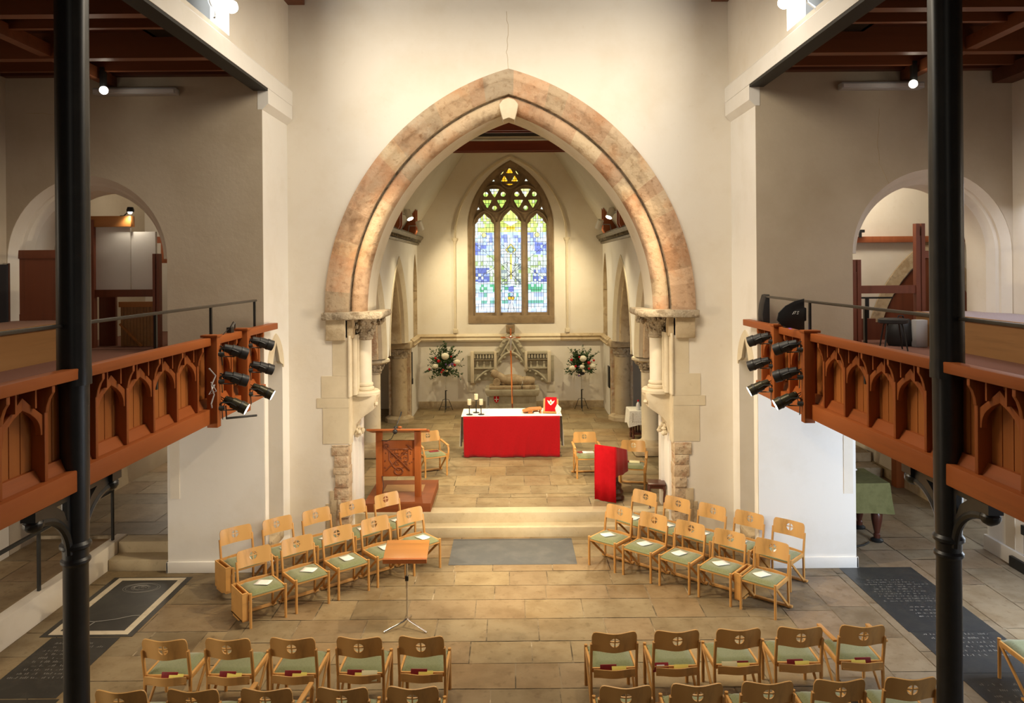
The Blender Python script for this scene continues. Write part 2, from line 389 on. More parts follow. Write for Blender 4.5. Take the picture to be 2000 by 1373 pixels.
# ---- nave walls above the aisle beams, piers, beams
for s, side in ((-1, 'left'), (1, 'right')):
    hole = [(8.1, 7.68), (9.85, 7.68), (9.85, 8.95), (8.1, 8.95)]
    struct(MB().plate([(0, 7.58), (12.55, 7.58), (12.55, 9.15), (0, 9.15)], [hole], 'yz', s * 3.70, s * 3.95).build('wall_clerestory_' + side, plaster))
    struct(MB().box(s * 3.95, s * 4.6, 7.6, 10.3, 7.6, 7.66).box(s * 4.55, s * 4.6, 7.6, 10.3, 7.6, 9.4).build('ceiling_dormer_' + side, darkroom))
    prof = [(s * 3.64, 7.32), (s * 3.64, 7.56), (s * 3.70, 7.62), (s * 3.84, 7.62), (s * 3.84, 7.32)]
    struct(MB().plate(prof, [], 'xz', 0, 12.5).build('trim_beam_' + side, plaster_w))
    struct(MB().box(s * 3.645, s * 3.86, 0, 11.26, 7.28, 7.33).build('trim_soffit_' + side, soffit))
    # pier between nave and aisle opening, with a trefoil-headed niche in its nave face
    nc = 11.78
    tre = [(11.42, .30), (12.14, .30), (12.14, 2.95), (12.12, 3.03), (12.02, 3.06), (11.95, 3.10), (11.9, 3.22), (nc, 3.42), (11.66, 3.22), (11.61, 3.10), (11.54, 3.06), (11.44, 3.03), (11.42, 2.95)]
    struct(MB().plate([(11.25, 0), (12.52, 0), (12.52, 7.32), (11.25, 7.32)], [tre], 'yz', s * 3.735, s * 4.04).build('wall_pier_' + side, plaster_w))
    struct(MB().box(s * 4.1, s * 5.2, 11.9, 13.4, 0, 9).build('wall_pier_core_' + side, plaster))
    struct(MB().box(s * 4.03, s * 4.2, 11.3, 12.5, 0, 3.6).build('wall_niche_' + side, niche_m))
    m = MB(); m.plate([(s * 3.64, 7.315), (s * 3.80, 7.315), (s * 3.80, 7.0), (s * 3.73, 7.0), (s * 3.64, 7.09)], [], 'xz', 11.235, 12.49)
    struct(m.build('trim_corbel_' + side, plaster_w))
    # stone trefoil head and bared jamb stones of the niche
    hd = parch(11.78, .40, 2.98, 3.56, 10)
    hole = [(y, zz) for y, zz in tre[2:-0 or None] if zz > 2.9]
    o = MB().plate(hd + [(12.14, 2.98)] + [q for q in hole if q[1] > 2.99] + [(11.42, 2.98)], [], 'yz', s * 3.715, s * 3.78).build('niche_head', cream)
    tag(o, 'carved stone trefoil head of the narrow niche in the %s nave pier' % side, 'niche', 'niche heads')
    struct(MB().box(s * 3.72, s * 4.03, 11.43, 12.13, .2, .36).build('trim_niche_sill_' + side, oldstone, bev=.02))
    # east wall of the aisle with the big arched opening
    cx = s * 6.40
    ar = parch(cx, 1.21, 4.75, 6.02, 16)
    xa, xb = sorted((s * 3.737, s * 7.7))
    out = [(xa, 0), (cx - 1.21, 0)] + ar + [(cx + 1.21, 0), (xb, 0), (xb, 7.75), (xa, 7.75)]
    # plain dressings round it: two chamfered orders
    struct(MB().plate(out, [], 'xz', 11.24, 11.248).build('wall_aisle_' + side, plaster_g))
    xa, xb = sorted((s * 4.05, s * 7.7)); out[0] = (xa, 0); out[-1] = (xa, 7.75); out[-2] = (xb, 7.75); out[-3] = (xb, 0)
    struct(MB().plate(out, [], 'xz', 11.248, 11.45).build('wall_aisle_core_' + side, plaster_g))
    rows = arch_rows(cx, 1.21, 4.75, 6.02, [(0, 11.25), (.09, 11.37), (.09, 11.42), (.13, 11.44), (.20, 11.56), (.20, 12.05)], lambda x, d, z: (x, d, z))
    prof = [(0, 11.25), (.09, 11.37), (.09, 11.42), (.13, 11.44), (.20, 11.56), (.20, 12.05)]
    m = MB(); m.strip(rows, smooth=False)
    outer_row = [[(s * 7.61 - s * o_, d, zz) for o_, d in prof] for zz in (3.2, 4.75)]
    m.strip(outer_row, smooth=False)
    struct(m.build('trim_arch_' + side, plaster, angle=25))
    struct(MB().box(s * 5.19, s * 5.4, 11.25, 11.9, 0, 3.2).build('wall_jamb_' + side, plaster_w) if False else MB().box(s * 4.3, s * 5.2, 11.4, 12.0, 0, 4.76).build('wall_jamb_' + side, plaster))
    struct(MB().box(s * 3.9, s * 7.7, 11.44, 12.05, 6.2, 9).build('wall_aisle_head_' + side, plaster))
    # lower face of the pier under the gallery is in the white plaster, with a plinth
    struct(MB().box(s * 3.737, s * 5.205, 11.228, 11.245, 0, 2.75).build('wall_aisle_lower_' + side, plaster_w))
    m = MB(); m.box(s * 3.73, s * 5.23, 11.20, 11.26, 0, .17); m.box(s * 5.19, s * 5.23, 11.2, 12.0, 0, .17); struct(m.build('baseboard_' + side, plaster_w, bev=.012))
    # outer wall
    if s < 0:
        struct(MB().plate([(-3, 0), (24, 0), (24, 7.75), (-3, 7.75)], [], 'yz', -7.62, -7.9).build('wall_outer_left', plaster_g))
        struct(MB().box(-7.63, -7.59, 2, 11.2, .28, .75).build('baseboard_walkway', plaster))
    else:
        struct(MB().plate([(-3, 0), (11.9, 0), (11.9, 7.75), (-3, 7.75)], [], 'yz', 7.62, 8.0).build('wall_outer_right', plaster))
        struct(MB().box(7.57, 7.63, 3, 11.93, 0, .24).build('baseboard_outer_right', plaster_w, bev=.012))
        struct(MB().box(8.07, 8.3, 13.7, 22.5, 0, 8).box(9.6, 9.8, 11.8, 13.8, 0, 4).box(8.07, 9.8, 13.7, 13.9, 0, 8).box(7.9, 9.8, 11.7, 11.9, 0, 8).build('wall_chapel_outer_right', plaster))
        struct(MB().box(8.04, 8.09, 13.7, 22.4, 0, .2).build('baseboard_chapel_right', oldstone))
    # small recesses low on the pier
    m = MB(); m.box(s * 5.02, s * 5.16, 11.218, 11.232, 1.12, 2.0)
    struct(m.build('trim_recess_' + side, plaster))
    # aisle ceiling: boards, joists, purlin
    struct(MB().box(s * 3.84, s * 7.7, 0, 11.3, 7.66, 7.72).build('ceiling_aisle_' + side, roofwood))
    m = MB()
    for y in (4.75, 6.4, 8.03, 9.69):
        m.box(s * 3.86, s * 7.6, y - .07, y + .07, 7.33, 7.66)
    for y in (5.5, 7.2, 8.4, 8.85, 10.05, 10.75):
        m.box(s * 3.86, s * 7.6, y - .035, y + .035, 7.46, 7.66)
    struct(m.build('ceiling_joists_' + side, roofbeam))
    struct(MB().box(s * 5.93, s * 6.07, 0, 11.25, 7.36, 7.52).build('ceiling_purlin_' + side, roofbeam))
    struct(MB().box(s * 3.86, s * 7.6, 11.1, 11.26, 7.5, 7.66).build('ceiling_plate_' + side, roofwood))
    if s > 0: struct(MB().box(7.3, 7.6, 3, 11.2, 7.3, 7.5).build('ceiling_wallplate_right', roofwood))
# nave roof
for s, side in ((-1, 'left'), (1, 'right')):
    struct(MB().plate([(s * 4.2, 9.05), (0, 12.4), (0, 12.6), (s * 4.2, 9.25)], [], 'xz', -1, 12.5).build('ceiling_nave_' + side, roofwood))
    struct(MB().box(s * 3.42, s * 3.72, 0, 12.49, 9.02, 9.2).build('ceiling_nave_plate_' + side, roofbeam))

# ---- chancel shell
CX = 2.80
def arcade(s):
    sp = 2.55
    a1 = parch(15.2, 1.55, sp, 4.86, 14); a2 = parch(18.72, 1.55, sp, 4.86, 14)
    out = [(13.4, 5.5), (13.4, .3), (13.55, .3), (13.55, sp)] + a1[1:-1] + [(16.75, sp), (17.05, sp)] + a2[1:-1] + [(20.3, sp), (20.9, sp), (20.9, .3), (22.4, .3), (22.4, 5.5)]
    lan = [(21.42, 2.42)] + parch(21.85, .43, 3.9, 5.0, 8) + [(22.28, 2.42)]
    side = 'left' if s < 0 else 'right'
    struct(MB().plate(out, [lan], 'yz', s * CX, s * (CX + .62)).build('wall_chancel_' + side, plaster_w))
    struct(MB().box(s * (CX + .16), s * (CX + .3), 21.3, 22.38, 2.3, 5.2).build('wall_lancet_' + side, oldstone))
    struct(MB().strip(arch_rows(21.85, .43, 3.9, 5.0, [(-.0, CX - .01), (.03, CX - .01), (.05, CX + .16)], lambda y, d, z: (s * d, y, z), 10)).strip([[(s * (CX - .01), 21.42, z), (s * (CX + .16), 21.46, z)] for z in (2.42, 3.9)]).strip([[(s * (CX - .01), 22.28, z), (s * (CX + .16), 22.24, z)] for z in (2.42, 3.9)]).build('trim_lancet_' + side, oldstone))
    pr1 = [(-.02, CX + .0), (-.02, CX - .015), (.05, CX - .02), (.20, CX + .06), (.22, CX + .14)]
    pr2 = [(.22, CX + .14), (.30, CX + .16), (.36, CX + .26), (.36, CX + .62)]
    mp = lambda y, d, z: (s * d, y, z)
    ro = tag(MB().strip(arch_rows(15.2, 1.55, sp, 4.86, pr1, mp)).build('arcade_arch', cream), 'stone arcade arch of the %s chancel wall nearer the chancel arch' % side, 'arch', 'chancel arcade arches')
    MB().strip(arch_rows(15.2, 1.55, sp, 4.86, pr2, mp)).build('inner_order', redstone, ro)
    ro = tag(MB().strip(arch_rows(18.72, 1.55, sp, 4.86, pr1, mp)).build('arcade_arch', cream), 'stone arcade arch of the %s chancel wall nearer the stained glass window' % side, 'arch', 'chancel arcade arches')
    MB().strip(arch_rows(18.72, 1.55, sp, 4.86, pr2, mp)).build('inner_order', oldstone, ro)
arcade(-1); arcade(1)
E0 = 22.4
gab = [(-3.3, .3), (3.3, .3), (3.3, 5.2), (1.33, 8.1), (-1.33, 8.1), (-3.3, 5.2)]
WX = .03; WH = 1.27; WS = 5.75; WA = 7.78; WB = 2.92
wh = [(WX - WH, WB)] + parch(WX, WH, WS, WA, 18) + [(WX + WH, WB)]
struct(MB().plate(gab, [wh], 'xz', E0, E0 + .5).build('wall_east', plaster))
for s, side in ((-1, 'left'), (1, 'right')):
    sl = [(s * 1.30, 8.12), (s * 3.5, 4.72), (s * 3.6, 4.9), (s * 1.30, 8.4)]
    struct(MB().plate(sl, [], 'xz', 13.4, 22.9).build('ceiling_chancel_' + side, roofplaster))
    struct(MB().box(s * (CX - .02), s * (CX + .6), 13.4, 22.4, 5.40, 5.5).build('trim_ledge_' + side, plaster))
    # plaster ribs on the slope
    sl = [(s * 2.42, 6.36), (s * 2.56, 6.18), (s * 2.60, 6.22), (s * 2.46, 6.40)]
struct(MB().box(-1.4, 1.4, 13.4, 22.6, 8.1, 8.3).build('ceiling_chancel', roofplaster))
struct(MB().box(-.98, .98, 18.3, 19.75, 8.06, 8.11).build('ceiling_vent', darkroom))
# skirting stones and string course along the chancel walls
struct(MB().box(-2.79, 2.79, E0 - .03, E0 + .02, .33, .55).build('baseboard_east', oldstone, bev=.01))
def string(name, x0, x1, m, y0=None):
    mb = MB(); p = [(0, 0), (-.10, .0), (-.12, .05), (-.07, .08), (-.07, .12), (-.10, .15), (-.03, .22), (0, .22)]
    mb.plate([(E0 + a, 2.36 + b) for a, b in p], [], 'yz', x0, x1); return struct(mb.build(name, m))
string('trim_string_course', -1.62, 1.50, cream); string('trim_string_left', -2.8, -1.62, oldstone); string('trim_string_right', 1.50, 2.8, oldstone)
for s, side in ((-1, 'left'), (1, 'right')):
    p = [(0, 0), (-.10, 0), (-.12, .05), (-.07, .08), (-.07, .12), (-.10, .15), (-.03, .22), (0, .22)]
    struct(MB().plate([(s * (CX + a), 2.36 + b) for a, b in p], [], 'xz', 20.75, E0).build('trim_string_wall_' + side, oldstone))
# carved gilt cornices
for s, side in ((-1, 'left'), (1, 'right')):
    p = [(0, 0), (-.05, .0), (-.08, .05), (-.06, .08), (-.17, .17), (-.20, .22), (-.19, .26), (0, .26)]
    t = thing('cornice', 'carved gilt cornice along the top of the %s chancel wall' % side, 'cornice', (0, 0, 0), 0, 'chancel cornices')
    MB().plate([(s * (CX + a), 5.26 + b) for a, b in p], [], 'xz', 13.4, 22.35).build('moulding', gilt, t)
    m = MB(); y = 13.5
    while y < 22.3:
        m.ball((s * (CX - .105), y, 5.375), .042, (1, .8, 1.1), 5); y += .13
    m.build('carved_leaves', gilt, t)
# window light well: outside sky seen through small clear lights is the glass itself
# chapels beyond the side arches: east wall and side aisles' far ends
for s, side in ((-1, 'left'), (1, 'right')):
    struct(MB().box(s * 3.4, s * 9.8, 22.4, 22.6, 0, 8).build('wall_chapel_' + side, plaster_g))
    struct(MB().plate([(s * 3.96, 8.15), (s * 9.8, 5.4), (s * 9.8, 5.5), (s * 3.96, 8.25)], [], 'xz', 12.0, 22.5).build('ceiling_chapel_' + side, roofplaster if s > 0 else roofplaster))
    struct(MB().box(s * 3.42, s * 3.5, 13.42, 22.4, 5.0, 8.5).build('wall_chapel_side_' + side, plaster))
    # gallery level beyond the arch: floor and back wall
    struct(MB().box(s * 4.3, s * 8.06, 12.0, 15.6 if s < 0 else 13.7, 2.75, 3.3).build('floor_gallery_chapel_' + side, carpet))
    struct(MB().box(s * 3.45, s * (7.65 if s < 0 else 9.8), *((15.5, 15.7) if s < 0 else (13.65, 13.85)), 2.75, 8.4).build('wall_gallery_chapel_' + side, plaster if s > 0 else plaster))
    # aisle galleries
    struct(MB().box(s * 3.96, s * 7.6, 2.5, 11.25, 2.80, 3.3).box(s * 5.2, s * 7.6, 11.25, 12.05, 2.80, 3.3).build('floor_gallery_' + side, carpet))
    struct(MB().box(s * 3.96, s * 7.6, 2.5, 11.25, 2.74, 2.81).build('ceiling_gallery_' + side, roofwood))
    y1 = 11.35 if s < 0 else 11.9
    struct(MB().box(s * 6.5, s * 7.6, 2.5, y1, 3.3, 3.79).build('floor_tier_riser_' + side, tierwood))
    struct(MB().box(s * 6.48, s * 7.6, 2.5, y1, 3.79, 3.82).build('floor_tier_' + side, carpet_l if s > 0 else carpet_p))
    struct(MB().box(s * 6.475, s * 6.53, 2.5, y1, 3.76, 3.825).build('trim_nosing_' + side, tierwood))

# ============================================================= CHANCEL ARCH DRESSINGS
SPAL = [(.60, .43, .275), (.57, .385, .25), (.48, .37, .25), (.63, .49, .325), (.52, .355, .23), (.58, .44, .295), (.50, .40, .285), (.60, .415, .275)]
def vous(rows, per, seed, blk):
    r = random.Random(seed); o = []; n = 0
    while n < rows:
        k = r.randint(3, blk); c = r.choice(SPAL); q = r.uniform(.86, 1.04)
        for _ in range(min(k, rows - n)): o += [tuple(v * q for v in c)] * per
        n += k
    return o
t = thing('chancel_arch', 'tall pointed stone arch of reddish weathered blocks between nave and chancel', 'arch', (0, 0, 0))
mp = lambda x, d, z: (x, d, z)
pf = [(-.01, 12.51), (-.01, 12.44), (.10, 12.42), (.15, 12.44), (.17, 12.47), (.31, 12.50), (.37, 12.56)]
MB().strip(arch_rows(0, AH, ASP, AAP, pf, mp, 60)).build('outer_order', archstone, t, angle=50, colors=vous(120, 6, 3, 7))
MB().strip(arch_rows(0, AH, ASP, AAP, [(.37, 12.56), (.375, 12.70), (.40, 12.71)], mp, 40)).build('groove', carved, t)
MB().strip(arch_rows(0, AH, ASP, AAP, [(.40, 12.71), (.405, 12.62), (.45, 12.585), (.57, 12.60), (.63, 12.66), (.655, 12.74)], mp, 60)).build('inner_order', archstone, t, angle=50, colors=vous(120, 5, 4, 8))
MB().strip(arch_rows(0, AH, ASP, AAP, [(.655, 12.74), (.67, 12.80), (.68, 13.4)], mp, 40)).build('soffit', cream_pale, t)
MB().plate([(-.165, 7.34), (-.15, 7.25), (-.10, 7.07), (0, 7.11), (.10, 7.07), (.15, 7.25), (.165, 7.34), (.1, 7.42), (0, 7.45), (-.1, 7.42)], [], 'xz', 12.55, 12.95).build('keystone_corbel', cream, t, bev=.02)
def respond(s):
    side = 'left' if s < 0 else 'right'
    t = thing('arch_respond', 'stone shaft, capital and corbel carrying the %s foot of the chancel arch' % side, 'pillar', (s * 2.55, 12.95, 0), 0, 'chancel arch responds')
    ox, oy = s * 2.55, 12.95
    X = lambda x: s * x - ox
    def bx(m, x0, x1, y0, y1, z0, z1): m.box(X(x0), X(x1), y0 - oy, y1 - oy, z0, z1)
    m = MB(); m.plate([(X(3.15), 3.715), (X(2.16), 3.735), (X(2.12), 3.78), (X(2.14), 3.85), (X(3.16), 3.845)], [], 'xz', 12.37 - oy, 13.3 - oy)
    m.build('abacus', carved, t, bev=.012)
    m = MB(); m.lathe([(.13, 3.34), (.155, 3.355), (.155, 3.385), (.135, 3.40), (.155, 3.5), (.22, 3.62), (.29, 3.73)], (0, 0, 0), 16)
    rnd = random.Random(3 + s)
    for k in range(64):
        a = rnd.uniform(0, 2 * pi); h = rnd.uniform(0, 1); r = .145 + .16 * h * h
        m.ball((r * cos(a), r * sin(a), 3.44 + .26 * h), rnd.uniform(.022, .05), (1, 1, .9), 5, .25)
    for k in range(26):
        m.ball((X(2.62 + rnd.random() * .14), -.28 + rnd.random() * .3, 3.56 + rnd.random() * .15), rnd.uniform(.02, .04), (1, 1, 1), 5, .25)
    for k in range(12):
        m.ball((X(2.2 + rnd.random() * .14), -.18 + rnd.random() * .3, 3.62 + rnd.random() * .1), rnd.uniform(.025, .045), (1, 1, 1), 5, .25)
    m.build('capital', carved, t)
    m = MB(); bx(m, 3.10, 2.78, 12.44, 12.6, 3.37, 3.72); bx(m, 2.79, 2.66, 12.5, 12.9, 3.40, 3.72)
    m.build('impost_block', oldstone, t, bev=.015)
    m = MB(); m.lathe([(.126, 2.55), (.126, 3.36)], (0, 0, 0), 28); m.build('shaft', cream_pale, t)
    m = MB(); m.lathe([(.15, 2.46), (.165, 2.48), (.165, 2.51), (.135, 2.535), (.15, 2.55), (.15, 2.575), (.115, 2.62), (.112, 2.64)], (0, 0, 0), 24)
    m.lathe([(.235, 2.375), (.275, 2.39), (.275, 2.44), (.25, 2.465)], (s * .01, 0, 0), 28); m.build('shaft_base', cream, t)
    m = MB(); pts = [(2.80, 2.40), (2.32, 2.40), (2.335, 2.30), (2.36, 2.27), (2.36, 2.16), (2.44, 2.10), (2.50, 2.06), (2.60, 1.98), (2.67, 1.90), (2.69, 1.80), (2.74, 1.62), (2.80, 1.58)]
    m.plate([(X(a), b) for a, b in pts], [], 'xz', 12.74 - oy, 13.2 - oy)
    for k in range(9):
        m.ball((X(2.34 + .035 * k), (k % 3 - 1) * .12, 2.24 - .022 * k), .05, (1, 1.2, .8), 6, .2)
    for k in range(18):
        m.ball((X(2.60 + rnd.random() * .15), rnd.uniform(-.2, .15), 1.70 + rnd.random() * .14), .042, (1, 1, 1), 6, .2)
    m.build('corbel', cream, t, bev=.006)
    m = MB()
    for (x, y, r) in ((2.735, 12.58, .05), (2.675, 12.70, .055), (2.72, 12.50, .03), (2.64, 12.82, .03)):
        m.cyl((X(x), y - oy, 2.42), (X(x), y - oy, 3.45), r, n=12)
    bx(m, 2.80, 2.72, 12.52, 13.35, 1.60, 3.72); bx(m, 2.75, 2.66, 12.72, 13.35, 2.36, 3.72)
    m.build('roll_mouldings', cream, t)
    # long-and-short ashlar let into the plaster
    m = MB()
    for (xa, z0, z1, d) in ((3.00, 2.775, 3.37, .004), (3.19, 2.405, 2.77, .006), (3.27, 2.235, 2.40, .008), (3.17, 1.63, 2.23, .007)):
        bx(m, xa, 2.73, 12.5 - d, 12.54, z0, z1)
    m.build('ashlar_quoins', cream_q, t)
    m = MB()
    z = .12
    while z < 1.60:
        h = rnd.uniform(.10, .22); h = min(h, 1.61 - z)
        xa = 3.02 - .10 * (1.6 - z) / 1.5 + rnd.uniform(-.03, .03)
        bx(m, xa, 2.74 + rnd.uniform(-.012, .012), 12.474 + rnd.uniform(-.012, .014), 12.75, z, z + h - .002); z += h
    m.build('exposed_rubble', redstone, t, bev=.009)
    m = MB(); bx(m, 3.06, 2.92, 12.485, 12.52, 0.02, .84); bx(m, 3.13, 3.02, 12.49, 12.52, .02, .62); m.build('bared_patch', oldstone, t, bev=.006)
    m = MB(); bx(m, 2.76, 2.715, 12.78, 13.42, .0, 1.75); bx(m, 2.77, 2.66, 13.2, 13.42, .3, 2.4); m.build('jamb_plaster', plaster_w, t, bev=.004)
respond(-1); respond(1)
# arcade columns and responds in the chancel
def column(s):
    side = 'left' if s < 0 else 'right'
    t = thing('arcade_column', 'round weathered stone column in the %s chancel arcade with leafy capital' % side, 'column', (s * 3.17, 16.9, .34), 0, 'chancel arcade columns')
    MB().lathe([(.205, .28), (.20, .35), (.20, 1.86)], n=24).build('shaft', cream, t)
    m = MB(); m.box(-.42, .42, -.42, .42, 0, .22); m.build('plinth', oldstone, t, bev=.06)
    MB().lathe([(.36, .2), (.33, .25), (.25, .27), (.21, .32)], n=20).build('base', oldstone, t)
    m = MB(); m.lathe([(.20, 1.84), (.225, 1.85), (.225, 1.88), (.20, 1.90), (.24, 2.0), (.33, 2.1)], n=18)
    rnd = random.Random(9)
    for k in range(60):
        a = rnd.uniform(0, 2 * pi); h = rnd.random(); r = .21 + .12 * h
        m.ball((r * cos(a), r * sin(a), 1.93 + .16 * h), rnd.uniform(.025, .055), (1, 1, 1), 5, .25)
    m.build('capital', carved, t)
    m = MB(); m.lathe([(.37, 2.09), (.42, 2.12), (.42, 2.17), (.36, 2.215)], n=8); m.build('abacus', cream, t)
    t = thing('arcade_respond', 'half-round stone pier at the east end of the %s chancel arcade' % side, 'column', (s * 3.1, 20.75, .34), 0, 'chancel arcade end piers')
    MB().lathe([(.27, 0), (.27, .06), (.22, .1), (.22, 1.75)], (0, -.12, 0), n=20).build('shaft', oldstone, t)
    MB().box(-.30, .30, -.08, .22, 0, 2.2).build('pier', redstone, t)
    m = MB(); m.lathe([(.22, 1.74), (.24, 1.76), (.22, 1.80), (.30, 2.0)], (0, -.12, 0), n=16)
    for k in range(46):
        a = rnd.uniform(pi, 2 * pi); h = rnd.random(); r = .23 + .08 * h
        m.ball((r * cos(a), r * sin(a) - .12, 1.82 + .2 * h), rnd.uniform(.025, .05), (1, 1, 1), 5, .25)
    m.build('capital', carved, t)
    m = MB(); m.box(-.36, .36, -.46, .2, 2.02, 2.21); m.build('abacus', oldstone, t, bev=.03)
    MB().lathe([(.4, -.0), (.4, .1), (.3, .16)], (0, -.12, 0), n=8).build('base', oldstone, t)
column(-1); column(1)
def crack(name, pts):
    m = MB(); r = random.Random(len(pts)); q = []
    for a, b in zip(pts, pts[1:]):
        for k in range(5): q.append(V(a).lerp(V(b), k / 5) + V((r.uniform(-.012, .012), 0, r.uniform(-.012, .012))))
    m.tube(q + [V(pts[-1])], .0035, 4); struct(m.build(name, oldstone))
crack('trim_crack', [(-.02, 12.5, 8.9), (.0, 12.5, 8.5), (-.03, 12.5, 8.2), (.0, 12.5, 7.92)])
crack('trim_crack_left', [(-7.3, 11.24, 6.98), (-6.9, 11.24, 6.95), (-6.7, 11.24, 6.83), (-6.4, 11.24, 6.84)])
crack('trim_crack_right', [(5.62, 11.24, 6.95), (5.58, 11.24, 6.5), (5.6, 11.24, 6.1), (5.75, 11.24, 5.8)])
# moulded capital on top of the near jamb where the first arch springs
# ============================================================= EAST WINDOW
def zx(px): return WX + (px - 464) * .2551 * .015448
def zz(py): return 4.58 + (522 - (290 + py * .2549)) * .015448
U = .2551 * .015448
def circ(cx, cy, r, n=20): return [(zx(cx + r * cos(2 * pi * k / n)), zz(cy + r * sin(2 * pi * k / n))) for k in range(n)]
def P2(l): return [(zx(a), zz(b)) for a, b in l]
def lancet(cx, hw, top, sh, bot):
    w = hw
    l = [(cx - w, bot), (cx - w, sh + 25), (cx - w * .97, sh), (cx - w * .70, sh - 18), (cx - w * .62, sh - 40), (cx - w * .35, top + 28), (cx, top)]
    return l + [(2 * cx - x, y) for x, y in l[-2::-1]]
LAN = [(262, 73, 496, 575, 1258), (464, 85, 468, 560, 1258), (667, 73, 496, 575, 1258)]
def tri(cx, cy, r, flip, n=6):
    out = []
    for k in range(3):
        a = pi / 2 + k * 2 * pi / 3 + (pi if flip else 0)
        for j in range(-2, 3):
            out.append((cx + r * (1 - .13 * abs(j)) * cos(a + j * .16), cy + r * (1 - .13 * abs(j)) * sin(a + j * .16)))
    return out
RO = []
for cx in (341, 581):
    RO += [('tri', cx, 328, 42, 0), ('tri', cx - 55, 412, 40, 0), ('tri', cx + 55, 412, 40, 0)]
    RO += [('c', cx - 67, 346, 19, 0), ('c', cx + 67, 346, 19, 0), ('c', cx, 452, 18, 0)]
RO += [('tri', 459, 168, 29, 1), ('tri', 419, 232, 29, 1), ('tri', 498, 232, 29, 1)]
SM = [[(388, 200), (398, 165), (420, 150), (408, 185)], [(530, 200), (520, 165), (498, 150), (512, 185)], [(430, 268), (459, 264), (488, 268), (459, 280)],
      [(318, 246), (334, 228), (344, 246)], [(575, 246), (585, 228), (600, 246)], [(205, 466), (216, 444), (226, 462)], [(696, 462), (705, 444), (715, 466)]]
wt = thing('window_tracery', 'brown stone three-light traceried window with stained glass in the east wall', 'window', (0, 0, 0))
holes = [P2(lancet(*l)) for l in LAN]
for k, cx, cy, r, f in RO: holes.append(circ(cx, cy, r, 14) if k == 'c' else P2(tri(cx, cy, r, f)))
holes += [P2(q) for q in SM]
inner = [(WX - WH, WB + .0)] + parch(WX, WH, WS, WA, 18) + [(WX + WH, WB)]
MB().plate(inner, holes, 'xz', E0 + .14, E0 + .26).build('tracery', tracery_m, wt)
m = MB(); rows = arch_rows(WX, WH, WS, WA, [(-.03, E0 - .01), (.02, E0 - .015), (.07, E0 + .03), (.11, E0 + .05), (.15, E0 + .14)], lambda x, d, z: (x, d, z), 20)
m.strip(rows)
for s in (-1, 1):
    m.strip([[(WX + s * (WH - o_), d, z) for o_, d in [(-.03, E0 - .01), (.02, E0 - .015), (.07, E0 + .03), (.11, E0 + .05), (.15, E0 + .14)]] for z in (WB, WS)])
m.box(WX - WH - .03, WX + WH + .03, E0 - .03, E0 + .2, WB - .02, WB + .2)
m.build('frame', tracery_m, wt, angle=30)
m = MB()
for x in (363, 565):   # mullions
    m.plate([(zx(x - 18), E0 + .10), (zx(x - 7), E0 + .02), (zx(x + 7), E0 + .02), (zx(x + 18), E0 + .10), (zx(x + 22), E0 + .2), (zx(x - 22), E0 + .2)], [], 'xy', WB + .15, zz(560))
def arcline(m, cx, cy, r, rad, a0=0, a1=2 * pi, n=28):
    m.tube([(zx(cx + r * cos(a0 + (a1 - a0) * k / n)), E0 + .12, zz(cy + r * sin(a0 + (a1 - a0) * k / n))) for k in range(n + 1)], rad, 6)
arcline(m, 341, 384, 106, .035); arcline(m, 581, 384, 106, .035); arcline(m, 459, 220, 78, .032)
for cx, hw, top, sh, bot in LAN:
    pts = parch(0, hw + 12, 0, (590 - top) + 22, 10)
    m.tube([(zx(cx + a), E0 + .11, zz(592 - b)) for a, b in pts], .03, 6)
m.build('mouldings', tracery_m, wt)
